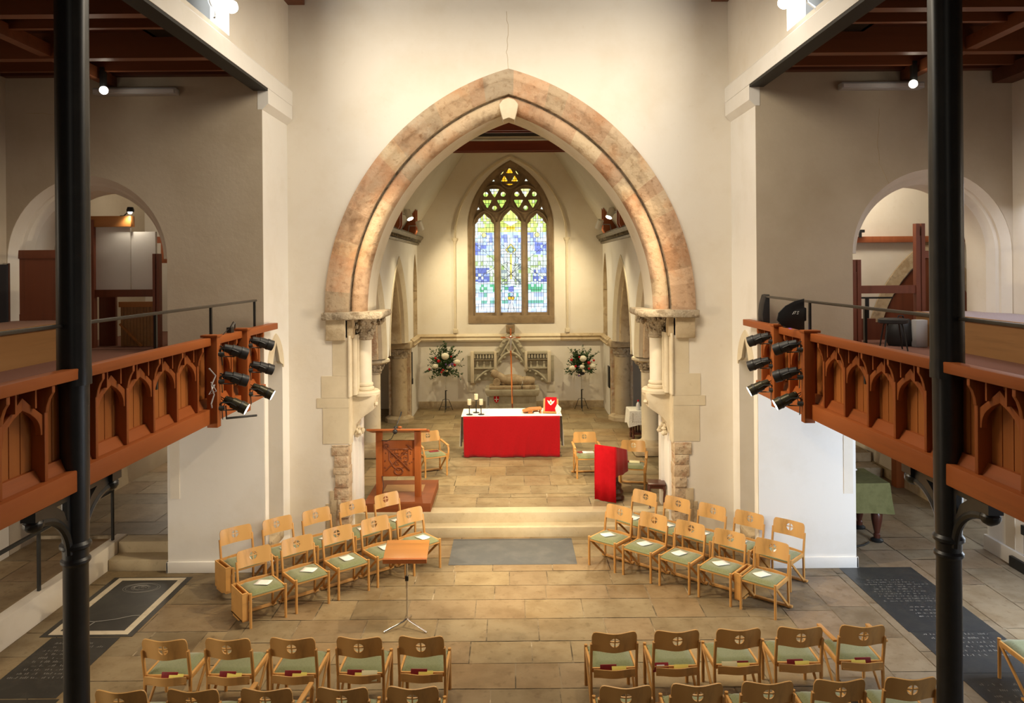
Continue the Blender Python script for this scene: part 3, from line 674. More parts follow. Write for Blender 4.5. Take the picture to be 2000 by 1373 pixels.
# glass, coloured cell by cell, with leading
rg = random.Random(4)
VX = {}
def seq(a, b, lo, hi, seed):
    r = random.Random(seed); v = a; o = []
    while v < b: v += r.uniform(lo, hi); o.append(v)
    return o
HL = seq(470, 1262, 17, 34, 2)
def cellcol(px, py, li):
    cx = LAN[li][0]; dx = px - cx; ax = abs(dx)
    lead = False
    vl = VX.setdefault(li, seq(cx - 95, cx + 95, 16, 27, 10 + li))
    for h in HL:
        if abs(py - h) < .95: lead = True
    for v in vl:
        if abs(px - v + 2 * sin(py * .01)) < .9: lead = True
    iy = sum(py > h for h in HL); ix = sum(px > v for v in vl)
    q = random.Random(iy * 131 + ix * 17 + li * 7).random()
    c = (.86, .92, .97) if q < .6 else (.74, .85, .97)
    if py < 640: c = (.90, .95, .93) if q < .45 else ((.78, .86, .45) if q < .75 else (.90, .93, .75))
    if li != 1:
        out = (px < cx) if li == 0 else (px > cx)
        if py < 640 and not out: c = (.84, .89, .50) if q < .6 else ((.72, .84, .50) if q < .8 else c)
        if 720 < py < 815 and (out or ax < 20): c = (.44, .52, .85) if q < .38 else ((.66, .74, .93) if q < .62 else c)
        if 915 < py < 1025: c = ((.34, .42, .72) if q < .40 else ((.55, .64, .86) if q < .65 else (.84, .91, .88))) if (out or ax < 35) else ((.70, .80, .62) if q < .5 else (.84, .90, .86))
        if 640 < py < 720: c = (.55, .63, .93) if (q < .35 and not out) else c
        e = (258, 660) if li == 0 else (668, 660)
        d = sqrt((px - e[0]) ** 2 + (py - e[1]) ** 2)
        if d < 18: c = (.97, .95, .62)
        if abs(d - 18) < 1.6: lead = True
        if 1040 < py < 1100: c = (.32, .70, .52) if (q < .45 and (ax < 40 or not out)) else (.74, .90, .90)
        if 815 < py < 915: c = (.80, .88, .84) if q < .7 else (.68, .78, .55)
    else:
        if py < 545: c = (.82, .88, .48) if q < .5 else (.90, .93, .70)
        if 545 <= py < 600: c = (.84, .88, .50) if q < .6 else (.78, .84, .42)
        dw = (py < 585 and 555 < py and ax < 52 and abs(py - (575 - ax * .55)) < 14) or (sqrt(dx * dx + (py - 572) ** 2) < 17)
        if dw: return (.98, .99, .98)
        if 595 < py < 618 and ax < 34: c = (.98, .80, .22)
        if 618 <= py < 640: c = (.93, .90, .55) if q < .4 else c
        if 655 < py < 720 and ax > 20: c = (.55, .62, .92) if q < .4 else c
        d = sqrt(dx * dx + (py - 775) ** 2)
        if d < 20: c = (.66, .84, .80)
        if 20 <= d < 24: lead = True
        dm = ax * 1.0 + abs(py - 775) * .85
        if 30 < dm < 40 and py < 800: c = (.93, .85, .35)
        if abs(dm - 41) < 1.5 and py < 815: lead = True
        if 795 < py < 1050:
            w = 36 if py < 870 else 30
            if ax < w: c = (.88, .92, .92) if q < .7 else (.76, .82, .84)
            if abs(ax - w) < 1.6: lead = True
            if ax < 9 and 810 < py < 1000: c = (.90, .86, .42)
            if ax >= w and py > 880: c = (.55, .62, .64) if q < .4 else ((.80, .86, .80) if q < .8 else (.62, .74, .45))
            for k in (-.9, .9, -.45, .45):
                if abs((py - 960) - k * dx * 2.2) < 2.6 and ax < 75: lead = True
            if abs(py - 885 - 12 * sin(dx * .05)) < 2 and ax < 60: lead = True
        if 1055 < py < 1100: c = (.42, .48, .80) if (ax < 22 and q < .7) else ((.30, .66, .50) if q < .25 else c)
        d = sqrt(dx * dx + (py - 1118) ** 2)
        if d < 17: c = (.97, .98, .92)
        if abs(d - 17) < 1.5: lead = True
        for ox in (-11, 11):
            d = sqrt((dx - ox) ** 2 + (py - 1148) ** 2)
            if d < 14: c = (.96, .72, .16)
            if abs(d - 14) < 1.4: lead = True
        d = sqrt(dx * dx + (py - 1140) ** 2)
        if abs(d - 42) < 3 and py > 1140: c = (.30, .70, .52)
        if py > 1180 and abs(ax - 8 - (py - 1180) * .28) < 1.7: lead = True
    if 700 < py < 1000:
        for k, o_ in ((.7, 90), (-.55, 260), (1.3, 520), (-1.1, 700), (.4, 330)):
            if abs(((py - 700 - o_) - k * (dx if li == 1 else dx * (1 if li == 0 else -1)) * 1.2)) < 1.7: lead = True
    if 690 < py < 1010 and abs(((py + 2.6 * ax * (1 if li == 1 else -.8)) % 61) - 30) < 1.5 and (py // 61) % 3 != 1: lead = True
    if 1100 < py < 1190 and (iy % 2): c = (.42, .70, .64) if q < .22 else ((.66, .75, .95) if q < .6 else (.86, .92, .98))
    if py >= 1190: c = (.74, .82, .96) if q < .35 else (.86, .92, .98)
    return (.09, .09, .10) if lead else c
def lin(c): return tuple((v / 12.92 if v <= .04045 else ((v + .055) / 1.055) ** 2.4) for v in c)
def glassmat(name, k):
    m = bpy.data.materials.new(name); m.use_nodes = True; b = m.node_tree.nodes['Principled BSDF']
    a = m.node_tree.nodes.new('ShaderNodeAttribute'); a.attribute_name = 'Col'
    m.node_tree.links.new(a.outputs['Color'], b.inputs['Emission Color']); b.inputs['Emission Strength'].default_value = k
    b.inputs['Base Color'].default_value = (.05, .05, .05, 1); b.inputs['Roughness'].default_value = .3
    return m
gm = glassmat('stained_glass', 1.0)
def pane(x0, x1, y0, y1, st, fn, name='glass_light', label=None):
    nx = int((x1 - x0) / st); ny = int((y1 - y0) / st)
    vs = [(zx(x0 + st * i), E0 + .21, zz(y0 + st * j)) for j in range(ny + 1) for i in range(nx + 1)]
    fs = []; cs = []
    for j in range(ny):
        for i in range(nx):
            a = j * (nx + 1) + i; fs.append((a, a + nx + 1, a + nx + 2, a + 1))
            c = lin(fn(x0 + st * (i + .5), y0 + st * (j + .5))); cs += [c[0], c[1], c[2], 1] * 4
    me = bpy.data.meshes.new(name); me.from_pydata(vs, [], fs)
    at = me.color_attributes.new('Col', 'FLOAT_COLOR', 'CORNER'); at.data.foreach_set('color', cs)
    me.materials.append(gm); o = bpy.data.objects.new(name, me); C.objects.link(o); o.parent = wt
    if label: o['label'] = label
    return o
for i, (cx, hw, top, sh, bot) in enumerate(LAN):
    pane(cx - hw - 6, cx + hw + 6, top - 6, bot + 6, 2.6, lambda a, b, i=i: cellcol(a, b, i), 'glass_light',
         ('left light in white, blue and green glass', 'middle light with a white dove and a seated figure', 'right light in white, blue and green glass')[i])
def rcol(px, py):
    q = random.Random(int(px / 21) * 31 + int(py / 23) * 7).random()
    if int(px) % 21 < 2 or int(py) % 46 < 2: return (.05, .05, .04)
    if py < 300: return (.98, .72, .12) if abs(((px - 459) ** 2 + (py - 215) ** 2) ** .5 - 48) < 16 else (.92, .93, .62)
    if py < 345: return (.90, .92, .62) if q < .5 else (.86, .92, .90)
    return (.76, .84, .40) if q < .55 else ((.62, .78, .36) if q < .8 else (.88, .92, .70))
for cx in (341, 581): pane(cx - 98, cx + 98, 286, 482, 3.2, rcol, 'glass_roundel', 'roundel of yellow-green trefoil glass')
pane(380, 538, 140, 288, 3, rcol, 'glass_roundel', 'top roundel of amber trefoil glass')
for q in SM[3:]:
    xs = [a for a, b in q]; ys = [b for a, b in q]; pane(min(xs) - 4, max(xs) + 4, min(ys) - 4, max(ys) + 4, 4, lambda a, b: (.9, .95, .9), 'glass_quarry')
struct(MB().box(WX - 1.5, WX + 1.5, E0 + .30, E0 + .34, 2.6, 8.0).build('window_1', darkroom))
# hood mould with little capitals and shafts beside the window
t = thing('hood_mould', 'slim pale stone hood mould and shafts framing the stained glass window', 'moulding', (0, 0, 0))
rows = arch_rows(.03, 1.72, 5.46, 7.96, [(0, E0), (0, E0 - .05), (.05, E0 - .06), (.07, E0)], lambda x, d, z: (x, d, z), 24)
MB().strip(rows).build('arch_moulding', cream, t)
for s in (-1, 1):
    m = MB(); m.lathe([(.035, 5.30), (.05, 5.33), (.045, 5.36), (.085, 5.42), (.085, 5.47)], (.03 + s * 1.69, E0 - .03, 0), 10); m.build('capital', cream, t)
    m = MB(); m.cyl((.03 + s * 1.69, E0 - .02, 2.72), (.03 + s * 1.69, E0 - .02, 5.31), .033, n=10); m.build('shaft', cream, t)
    m = MB(); m.box(.03 + s * 1.69 - .07, .03 + s * 1.69 + .07, E0 - .06, E0, 2.6, 2.74); m.build('base', cream, t, bev=.02)
# collar beams: paired planks
for k, y in enumerate((20.3, 17.3)):
    t = thing('collar_beam', 'dark red paired roof collar beam %s' % ('just in front of the stained glass window' if k == 0 else 'high up behind the crown of the chancel arch'), 'beam', (0, y, 7.74), 0, 'chancel collar beams')
    for d in (-.13, .13):
        w = 1.62 if k == 0 else 1.6
        MB().plate([(-w, .0), (w, 0), (w - .16, .27), (-w + .16, .27)], [], 'xz', d - .04, d + .04).build('plank', collarwood, t)
# paired hanging posts at the wall head
for s, side in ((-1, 'left'), (1, 'right')):
    for k, y in enumerate((20.3, 17.4)):
        t = thing('rafter_foot', 'paired reddish wooden rafter feet on the %s cornice %s' % (side, 'nearer the stained glass window' if k == 0 else 'nearer the chancel arch'), 'beam', (s * 2.84, y, 5.5), 0, 'rafter feet on the cornices')
        for d in (-.16, .16):
            MB().plate([(s * .14, -.0), (-s * .26, -.0), (-s * .30, .08), (-s * .30, .68), (s * .14, .02)], [], 'xz', d - .035, d + .035).build('plank', postwood, t)
def canspot(name, label, loc, tgt, body, lit, group, L=.2, r=.065):
    t = thing(name, label, 'spotlight', loc, 0, group)
    d = (V(tgt) - V(loc)).normalized()
    b = MB().tube([d * -L * .5, d * -L * .45, d * L * .5], [r * .8, r, r], 16).build('lamp_body', body, t)
    MB().cyl(d * (L * .5 - .012), d * (L * .5 + .002), r * .92, n=16).build('lens', bulb if lit else greyp, b)
    return t, d
for s, side in ((-1, 'left'), (1, 'right')):
    t, d = canspot('spotlight', 'lit white spotlight above the %s chancel cornice' % side, (s * 2.55, 18.75, 5.93), (s * .3, 16.8, 1), whitep, True, 'chancel spotlights', .26, .085)
    MB().tube([(s * .05, .05, -.02), (s * .25, .1, .05), (s * .3, .1, -.4)], .015, 6).build('arm', greyp, t)
    t, d = canspot('spotlight', 'unlit white spotlight beside the rafter foot on the %s cornice' % side, (s * 2.42, 20.0, 5.72), (s * 1.2, 21.5, 2), whitep, False, 'chancel spotlights', .26, .085)
    MB().tube([(s * .02, .05, 0), (s * .3, .1, .0), (s * .34, .1, -.25)], .015, 6).build('arm', greyp, t)
# ============================================================= AISLE GALLERIES
CYL = 6.395
def gallery(s):
    side = 'left' if s < 0 else 'right'
    t = thing('gallery_front', 'orange-brown panelled wooden gallery front with pointed arches along the %s aisle' % side, 'gallery', (s * 3.865, 0, 2.72), s * .015, 'aisle gallery fronts')
    X = lambda x: s * (x - 3.70)
    Z = lambda z: z - 2.72
    y0 = 4.0
    for a, b in ((y0, CYL - .055), (CYL + .02, 11.48)):
        MB().box(X(3.60), X(3.715), a, b, Z(3.655), Z(3.75)).build('top_rail', pine_y, t, bev=.008)
    for a, b in ((y0, CYL - .06), (CYL + .03, 10.98)):
        MB().box(X(3.62), X(3.86), a, b, Z(2.70), Z(2.885)).build('bottom_beam', pine_y, t, bev=.01)
        m = MB(); m.plate([(X(3.70), Z(2.885)), (X(3.755), Z(2.98)), (X(3.80), Z(2.98)), (X(3.80), Z(2.885))], [], 'xz', a, min(b, 11.2)); m.build('plinth_board', pine_y, t)
    m = MB(); y = y0; k = 0
    while y < 11.2:
        m.box(X(3.785), X(3.805), y + .005, min(y + .126, 11.22), Z(2.88), Z(3.66)); y += .1312
    m.box(X(3.80), X(3.84), y0, 11.2, Z(2.88), Z(3.66)); m.box(X(3.69), X(3.84), y0, 11.2, Z(3.655), Z(3.70))
    m.build('boarding', pine_d, t)
    cents = [4.66, 5.19, 5.72, 6.96, 7.485, 8.01, 8.535]
    def arch(yc, hw=.218):
        o = [(yc - hw, Z(3.27))]
        m = MB()
        for q in (-1, 1):
            cv = [(yc + q * hw * a, Z(3.265 + b)) for a, b in ((1, 0), (.985, .045), (.93, .085), (.84, .118), (.70, .150), (.45, .190), (.2, .218), (0, .238))]
            ext = [(yc, Z(3.60)), (yc + q * hw * .5, Z(3.515)), (yc + q * (hw + .022), Z(3.425)), (yc + q * (hw + .022), Z(3.265))]
            m.plate(cv + ext, [], 'yz', X(3.685), X(3.73))
        br = m.build('arch_brace', pine_z, t, bev=.002)
        for q in (-1, 1):
            MB().box(X(3.655), X(3.79), yc + q * .115 - .010, yc + q * .115 + .010, Z(3.50), Z(3.655)).build('bracket_fin', pine_z, br)
    def post(y, w=.042):
        m = MB(); m.box(X(3.672), X(3.79), y - w / 2, y + w / 2, Z(2.885), Z(3.655))
        m.plate([(X(3.665), Z(3.44)), (X(3.655), Z(3.50)), (X(3.635), Z(3.56)), (X(3.61), Z(3.60)), (X(3.61), Z(3.655)), (X(3.70), Z(3.655)), (X(3.70), Z(3.44))], [], 'xz', y - .02, y + .02)
        m.build('post', pine_z, t, bev=.003)
    for c in cents: arch(c)
    for c in (9.56, 10.58): arch(c, .235)
    for y in (4.4, 4.925, 5.455, 5.985, 6.70, 7.2225, 7.7475, 8.2725, 8.80, 9.27, 9.85, 10.29, 10.87): post(y)
    for y in (9.06, 10.06):
        m = MB(); m.box(X(3.53), X(3.66), y - .055, y + .055, Z(2.66), Z(3.76)); m.box(X(3.52), X(3.73), y - .07, y + .07, Z(3.755), Z(3.785))
        m.build('lamp_post', pine_z, t, bev=.006)
    # handrail
    h = thing('handrail', 'black metal handrail above the %s gallery front' % side, 'handrail', (s * 3.80, 0, 3.3), 0, 'gallery handrails')
    m = MB(); m.box(-.025, .025, 4.0, CYL - .12, .80, .83); m.box(-.025, .025, CYL + .12, 11.08, .80, .83); m.build('rail', railm, h, bev=.006)
    for y in (4.9, 7.95, 9.42, 11.03):
        MB().box(-.014, .014, y - .017, y + .017, 0, .805).build('post', blackm, h)
    # cast-iron column
    c = thing('column', 'black cast-iron column standing through the %s gallery front' % side, 'column', (s * 3.76, CYL, 0), 0, 'cast-iron gallery columns')
    prof = [(.16, 0), (.16, .12), (.12, .2), (.102, .25), (.099, 2.05), (.102, 2.06), (.118, 2.08), (.118, 2.10), (.102, 2.12), (.104, 2.19), (.125, 2.21), (.125, 2.235), (.105, 2.26), (.112, 2.6), (.118, 3.64)]
    MB().lathe(prof, n=28).build('lower_shaft', iron, c)
    m = MB(); n = 48
    rows = []
    for z, k in ((3.60, 1.02), (3.72, 1.02), (3.74, 1.0), (7.0, .99)):
        rows.append([(.133 * k * (1 - .035 * (.5 + .5 * cos(8 * a)) ** 3) * cos(a), .133 * k * (1 - .035 * (.5 + .5 * cos(8 * a)) ** 3) * sin(a), z) for a in [2 * pi * i / n for i in range(n)]])
    m.strip(rows, close=True); m.build('upper_shaft', iron, c)
    MB().lathe([(.13, 6.98), (.15, 7.0), (.15, 7.04), (.135, 7.06), (.16, 7.2), (.2, 7.28)], n=28).build('capital', iron, c)
    for q in (-1, 1):
        m = MB()
        cur = [(q * (.09 + .42 * (1 - cos(a))), 2.17 + .40 * sin(a)) for a in [pi / 2 * i / 10 for i in range(11)]]
        top = [(q * .62, 2.60), (q * .62, 2.71), (q * .06, 2.71), (q * .06, 2.17)]
        tri = [(q * .15, 2.64), (q * .30, 2.64), (q * .20, 2.57), (q * .15, 2.47)]
        m.plate(cur + top, [tri], 'yz', -.022, .022)
        m.tube([(0, y, z) for y, z in cur], .035, 8)
        bk = m.build('bracket', iron, c)
        m = MB(); m.lathe([(.02, 2.52), (.06, 2.545), (.075, 2.57), (.075, 2.60), (.06, 2.62)], (0, q * .56, 0), 10); m.box(-.06, .06, q * .56 - .07, q * .56 + .09, 2.62, 2.70); m.build('bracket_stop', iron, bk)
gallery(-1); gallery(1)
# theatre lamps on the gallery lamp posts
pos = ('top', 'middle', 'lowest')
for s, side in ((-1, 'left'), (1, 'right')):
    for y, near in ((9.06, 'nearer the camera'), (10.06, 'nearer the chancel arch')):
        for i, z in enumerate((3.57, 3.235, 2.91)):
            lit = i == 2
            lab = '%s black stage lamp on the %s gallery lamp post %s' % (('lit ' if lit else 'unlit ') + pos[i], side, near)
            t = thing('stage_lamp', lab, 'stage lamp', (s * 3.40, y + .13, z), 0, 'stage lamps on the gallery fronts')
            d = V((-s * .80, .10, -.42)).normalized() if lit else V((-s * .78, .42, -.33)).normalized()
            b = darkbronze if lit else blackp
            r = .068
            lb = MB().tube([d * -.16, d * -.15, d * -.06, d * -.055, d * .05, d * .055, d * .14], [.03, .045, .056, r, r, r * 1.07, r * 1.07], 18).build('lamp_body', b, t)
            MB().tube([d * .055, d * .08], [r * 1.12, r * 1.12], 18).build('clamp_ring', blackm, lb)
            MB().cyl(d * .132, d * .143, r * 1.0, n=18).build('lens', bulb_s if lit else blackm, lb)
            m = MB()
            sd = d.cross(V((0, 0, 1))).normalized()
            for q in (-1, 1):
                m.tube([sd * q * .078 + d * .02, sd * q * .078 + d * -.06 + V((0, 0, .01)), V((s * .13, -.10, .045 - .0)) + sd * q * .03, V((s * .16, -.13, .02))], .008, 6)
            m.tube([V((s * .14, -.11, .05)), V((s * .15, -.12, -.05)), d * -.02 + V((0, 0, -.075))], .008, 6)
            m.build('yoke', blackm, t)
            MB().tube([d * -.15, d * -.2 + V((s * .04, -.02, .03)), V((s * .10, -.10, .04)), V((s * .13, -.12, -.05)), V((s * .12, -.13, -.16))], .006, 5).build('cable', blackm, t)
            if lit and s < 0 and y < 9.5: MB().cyl((-.10, -.06, -.16), (.16, .26, -.19), .014, n=10).build('bar', blackm, t); MB().cyl((-.10, -.06, -.17), (-.10, -.08, .0), .008, n=6).build('bar_clamp', blackm, t)
            MB().cyl((s * .11, -.10, -.02), (s * .17, -.14, -.02), .026, n=10).build('hook_clamp', blackm, t)
    for y in (9.22, 10.21):
        t = thing('socket', 'small white round socket on the %s gallery front beside the %s lamp post' % (side, 'nearer' if y < 10 else 'farther'), 'socket', (s * 3.70, y, 3.14), 0, 'gallery sockets')
        MB().cyl((0, 0, 0), (-s * .05, 0, 0), .035, n=12).build('cap', whitep, t)
        MB().tube([(-s * .05, 0, 0), (-s * .07, -.03, -.06), (-s * .08, -.06, .02), (-s * .09, -.10, .05)], .006, 5).build('cable', blackm, t)
# loose cable loop and short bar on the left lamp post
m = MB(); m.tube([(-3.60, 8.86, 3.40), (-3.56, 8.95, 3.30), (-3.58, 8.88, 3.2), (-3.55, 8.82, 3.16), (-3.56, 8.9, 3.08), (-3.57, 8.84, 2.98), (-3.57, 8.86, 2.93)], .009, 6)
m.tube([(-3.57, 8.84, 3.24), (-3.54, 8.92, 3.12), (-3.58, 8.8, 3.10), (-3.55, 8.9, 3.2)], .007, 6)
tag(m.build('cable', greyp), 'tangled grey cable hanging beside the left gallery lamp post', 'cable')
m = MB(); m.box(-.03, .03, -.05, .05, 0, .07); m.tube([(0, .05, .05), (.02, .12, .12), (0, .16, .04)], .008, 6); m.tube([(0, -.05, .05), (0, -.14, .03), (.02, -.3, -.0)], .006, 6); m.tube([(0, 0, .07), (.03, .04, .14)], .006, 6)
o = tag(m.build('cable_clamp', blackm), 'small black clamp with wires on the left gallery rail', 'clamp'); o.location = (-3.68, 9.75, 3.752)
# antenna panel, small box with blue light, monitor edge on the right gallery
t = thing('antenna', 'black fin-shaped aerial panel on the right gallery rail', 'aerial', (3.70, 9.45, 3.752))
m = MB(); m.plate([(.04, 0), (-.02, .0), (-.10, .02), (-.25, .06), (-.31, .13), (-.29, .22), (-.20, .31), (-.08, .37), (.04, .40), (.04, .29), (.065, .28), (.065, .12), (.04, .11)], [], 'xz', -.012, .012); m.build('panel', blackp, t, bev=.004)
m = MB()
for st in ([(-.095, .235), (-.107, .205), (-.117, .205)], [(-.088, .237), (-.062, .237)], [(-.075, .237), (-.087, .205)], [(-.03, .236), (-.047, .236), (-.05, .223), (-.04, .219), (-.043, .205), (-.06, .205)]):
    m.tube([(a, -.0135, b) for a, b in st], .0035, 4)
m.build('lettering', whitep, t)
MB().cyl((.02, 0, -.005), (.02, 0, .1), .012).build('stem', blackm, t)
t = thing('receiver_box', 'small black box with a blue light on the right gallery rail', 'box', (3.68, 9.85, 3.752))
MB().box(-.05, .05, -.05, .05, 0, .06).build('case', blackm, t, bev=.004); MB().box(-.008, .02, -.055, -.049, .012, .035).build('light', bluel, t)
MB().tube([(0, .05, .03), (-.05, .12, .06), (-.08, .2, .0)], .006, 6).build('cable', blackm, t)
t = thing('floor_monitor', 'black curved loudspeaker edge leaning at the far end of the right gallery', 'loudspeaker', (3.80, 10.95, 3.3))
MB().plate([(-.07, .4), (.03, .4), (.03, .85), (-.02, .84), (-.06, .7), (-.08, .55)], [], 'xz', .0, .22).build('case', blackp, t, bev=.01)
MB().box(-.04, .02, .05, .17, 0, .41).build('foot', blackm, t)
# aisle ceiling bulbs and strip lights
for s, side in ((-1, 'left'), (1, 'right')):
    t = thing('ceiling_spotlight', 'lit round spotlight under the %s aisle ceiling' % side, 'spotlight', (s * 5.86, 10.75, 7.19), 0, 'aisle ceiling spotlights')
    d = V((-s * .45, -.85, -.25)).normalized()
    MB().tube([d * -.1, d * .03], [.05, .062], 14).build('lamp_body', blackm, t); MB().ball(d * .05, .058, n=10).build('bulb', bulb, t)
    MB().box(-.03, .03, -.06, .03, .03, .32).build('hanger', blackm, t)
    t = thing('strip_light', 'unlit white strip light fitting high on the %s aisle end wall' % side, 'light fitting', (s * 5.6, 11.12, 7.26), 0, 'aisle strip lights')
    MB().box(-.62, .62, -.035, .12, -.05, .05).build('body', greyp, t, bev=.015); MB().box(-.60, .60, -.05, -.034, -.03, .02).build('diffuser', clearp, t)
    # clerestory lamp group
    t = thing('floodlight', 'lit white floodlight in front of the %s clerestory opening' % side, 'floodlight', (s * 3.52, 9.38, 7.93), 0, 'clerestory floodlights')
    d = V((-s * .35, .35, -.5)).normalized() if False else V((-s * .55, -.25, -.6)).normalized()
    MB().tube([d * -.2, d * -.16, d * .05], [.05, .085, .085], 16).build('lamp_body', whitep, t); MB().ball(d * .05, .082, n=10).build('bulb', bulb, t)
    MB().box(-.02, .02, -.02, .02, .06, .5).build('hanger', whitep, t)
    t = thing('dark_floodlight', 'black box floodlight hanging above the %s nave beam' % side, 'floodlight', (s * 3.62, 8.9, 8.02), 0, 'black clerestory floodlights')
    MB().plate([(-.17, .02), (.14, -.06), (.20, .22), (-.12, .26)], [], 'xz', -.12, .12).build('case', blackp if s < 0 else greyp, t, bev=.01)
    MB().tube([(-.02, .08, -.03), (-.0, .1, -.2), (.02, .12, -.25), (.08, .05, -.34), (.1, .0, -.42)], .014, 8).build('cable', whitep, t)
    MB().box(-.02, .02, -.02, .02, .22, .6).build('hanger', blackm, t)
# ------------------------------------------------ gallery-level rooms beyond the aisle arches
L0 = 12.3
t = thing('wood_screen', 'dark reddish boarded screen standing on the left gallery tier', 'screen', (-7.16, 11.40, 3.82))
MB().box(-.44, .46, -.02, .02, 0, 1.0).build('boards', screen_m, t); MB().box(-.44, .46, -.04, .04, .95, 1.08).build('top_rail', screen_m, t, bev=.005)
MB().box(-.44, .46, -.03, .03, 0, .1).build('bottom_rail', screen_m, t)
t = thing('equipment_case', 'black case with silver edges at the far left of the gallery tier', 'case', (-7.60, 11.1, 3.82))
MB().box(-.01, .06, -.22, .06, 0, .86).build('body', blackp, t); MB().box(.05, .072, .04, .08, 0, .87).box(-.01, .07, .04, .08, .85, .88).build('metal_edge', chrome, t)
t = thing('partition', 'white partition wall with amber top beam and dark posts beyond the left arch', 'partition', (-6.4, L0, 3.3))
MB().box(-.50, .10, .02, .08, .96, 2.0).box(.10, .50, .06, .12, .96, 1.92).build('white_panel', plaster_w, t)
MB().box(-1.25, .14, -.03, .10, 2.0, 2.18).build('top_beam', amber, t, bev=.006)
for x, w, h in ((-.545, .075, 2.12), (.555, .055, 1.55)):
    m = MB(); m.box(x - w, x - .012, -.05, .05, 0, h); m.box(x + .012, x + w, -.05, .05, 0, h); m.box(x - .02, x + .02, -.03, .05, 0, h - .25); m.build('post', frame_m, t)
MB().box(-.5, .52, -.03, .05, .84, .96).build('middle_rail', screen_m, t)
MB().box(-.58, -.3, .3, .36, 0, 1.0).build('dark_board', screen_m, t)
m = MB()
for k in range(10): m.box(-.16 + k * .055, -.112 + k * .055, .20, .23, 0, .72)
m.build('door_boards', tierwood, t)
MB().box(-.18, .42, .17, .25, .66, .75).bar((-.16, .18, .38), (.2, .18, 0), .03, .05, (0, 1, 0)).build('door_frame', amber, t)
t = thing('wall_lamp', 'small black swing lamp glowing on top of the white partition', 'lamp', (-6.28, L0 - .02, 5.48))
MB().tube([(-.16, 0, 0), (-.1, 0, .0), (-.02, -.02, .06)], .01, 6).build('arm', blackm, t); MB().lathe([(.055, -.03), (.06, .0), (.045, .05)], (.03, -.04, .09), 12).build('shade', blackm, t); MB().ball((.03, -.05, .06), .035).build('bulb', bulb, t)
spot('partition_lamp_light', (-6.25, L0 - .12, 5.5), (-6.2, L0 + .3, 4.2), 7, 130, WARM2, .8, .03)
t = thing('hanging_post', 'orange hanging roof post right of the small glowing lamp', 'beam', (-5.98, 12.9, 4.7))
MB().box(-.055, .055, -.06, .06, 0, .95).build('post', postwood, t); MB().box(-.36, .4, .02, .1, .35, .46).build('wall_plate', postwood, t)
t = thing('timber_frame', 'reddish timber frame of slotted posts and rails beyond the right arch', 'frame', (6.25, L0, 3.3))
for x, z0, h in ((-.53, 0, 1.36), (.53, 0, 1.95), (1.18, .0, 1.95)):
    m = MB(); m.box(x - .075, x - .014, -.05, .05, z0, h); m.box(x + .014, x + .075, -.05, .05, z0, h); m.box(x - .03, x + .03, -.035, .05, z0, h - .2); m.build('post', frame_m, t)
MB().box(-.46, .46, -.03, .03, .80, .93).build('rail', frame_m, t); MB().box(.6, 1.1, -.03, .03, 1.38, 1.5).build('rail', frame_m, t)
MB().box(-.62, -.05, .3, .36, 0, .36).box(-.05, .5, .3, .34, 0, .3).build('low_panel', screen_m, t)
m = MB(); m.box(-.7, .45, .7, .73, .68, .71); m.box(-.03, .03, .69, .72, 0, .7); m.build('back_handrail', blackm, t)
t = thing('wall_plate', 'reddish brown wall plate and hanging post on the wall beyond the right arch', 'beam', (6.6, 13.58, 4.98))
MB().box(-1.4, 1.7, -.05, .05, 0, .11).build('plate', postwood, t, bev=.005); MB().box(-.92, -.8, -.12, -.02, -.28, .7).build('post', postwood, t)
t = thing('spot_bracket', 'small black lamp on a grey pole beyond the right arch', 'lamp', (6.35, 13.45, 5.12))
MB().cyl((-.08, 0, .05), (-.38, 0, .5), .012, n=8).build('pole', greyp, t); MB().box(-.07, .07, -.03, .05, .04, .09).build('head', blackm, t); MB().box(-.02, .02, -.02, .02, -.05, .06).build('stem', blackm, t)
t = thing('stone_arch', 'big rough stone arch on the wall behind the right gallery stool', 'arch', (0, 0, 0))
MB().strip(arch_rows(7.72, 1.2, 2.9, 5.05, [(0, 13.64), (0, 13.60), (.2, 13.58), (.24, 13.66)], lambda x, d, z: (x, d, z), 20)).build('ring', oldstone, t)
MB().plate(parch(7.72, .97, 2.9, 4.75, 14), [], 'xz', 13.62, 13.64).build('infill', screen_m, t)
t = thing('stool', 'round black stool on the right gallery behind the handrail', 'stool', (5.72, 11.1, 3.3))
MB().lathe([(.19, .40), (.205, .41), (.205, .455), (.18, .47)], n=24).build('seat', blackp, t)
for a in (.5, 2.1, 3.7, 5.3): MB().tube([(.13 * cos(a), .13 * sin(a), .40), (.15 * cos(a), .15 * sin(a), .36), (.22 * cos(a), .22 * sin(a), 0)], .011, 8).build('leg', blackm, t)
t = thing('emergency_light', 'white wall light with two green lamps on the aisle end wall at right', 'light', (7.15, 13.35, 4.55))
t.location = (8.0, 13.60, 4.66)
MB().box(-.05, .09, -.08, .02, -.32, .24).build('case', whitep, t, bev=.015); MB().ball((-.02, -.09, 0), .02).ball((.08, -.09, 0), .02).build('lamps', greenl, t)
t = thing('bag', 'black bag on the right gallery floor behind the round stool', 'bag', (6.15, 11.7, 3.3))
MB().lathe([(.16, 0), (.2, .1), (.18, .32), (.11, .42)], n=10, sx=1.2).build('body', blackp, t); MB().tube([(-.06, 0, .40), (-.03, 0, .47), (.03, 0, .47), (.06, 0, .40)], .012, 6).build('handle', blackp, t)
o = tag(MB().box(-.09, .09, -.07, .07, 0, .42).build('box', greyp, bev=.01), 'pale grey upright box on the right gallery beside the black bag', 'box'); o.location = (6.32, 11.47, 3.3)
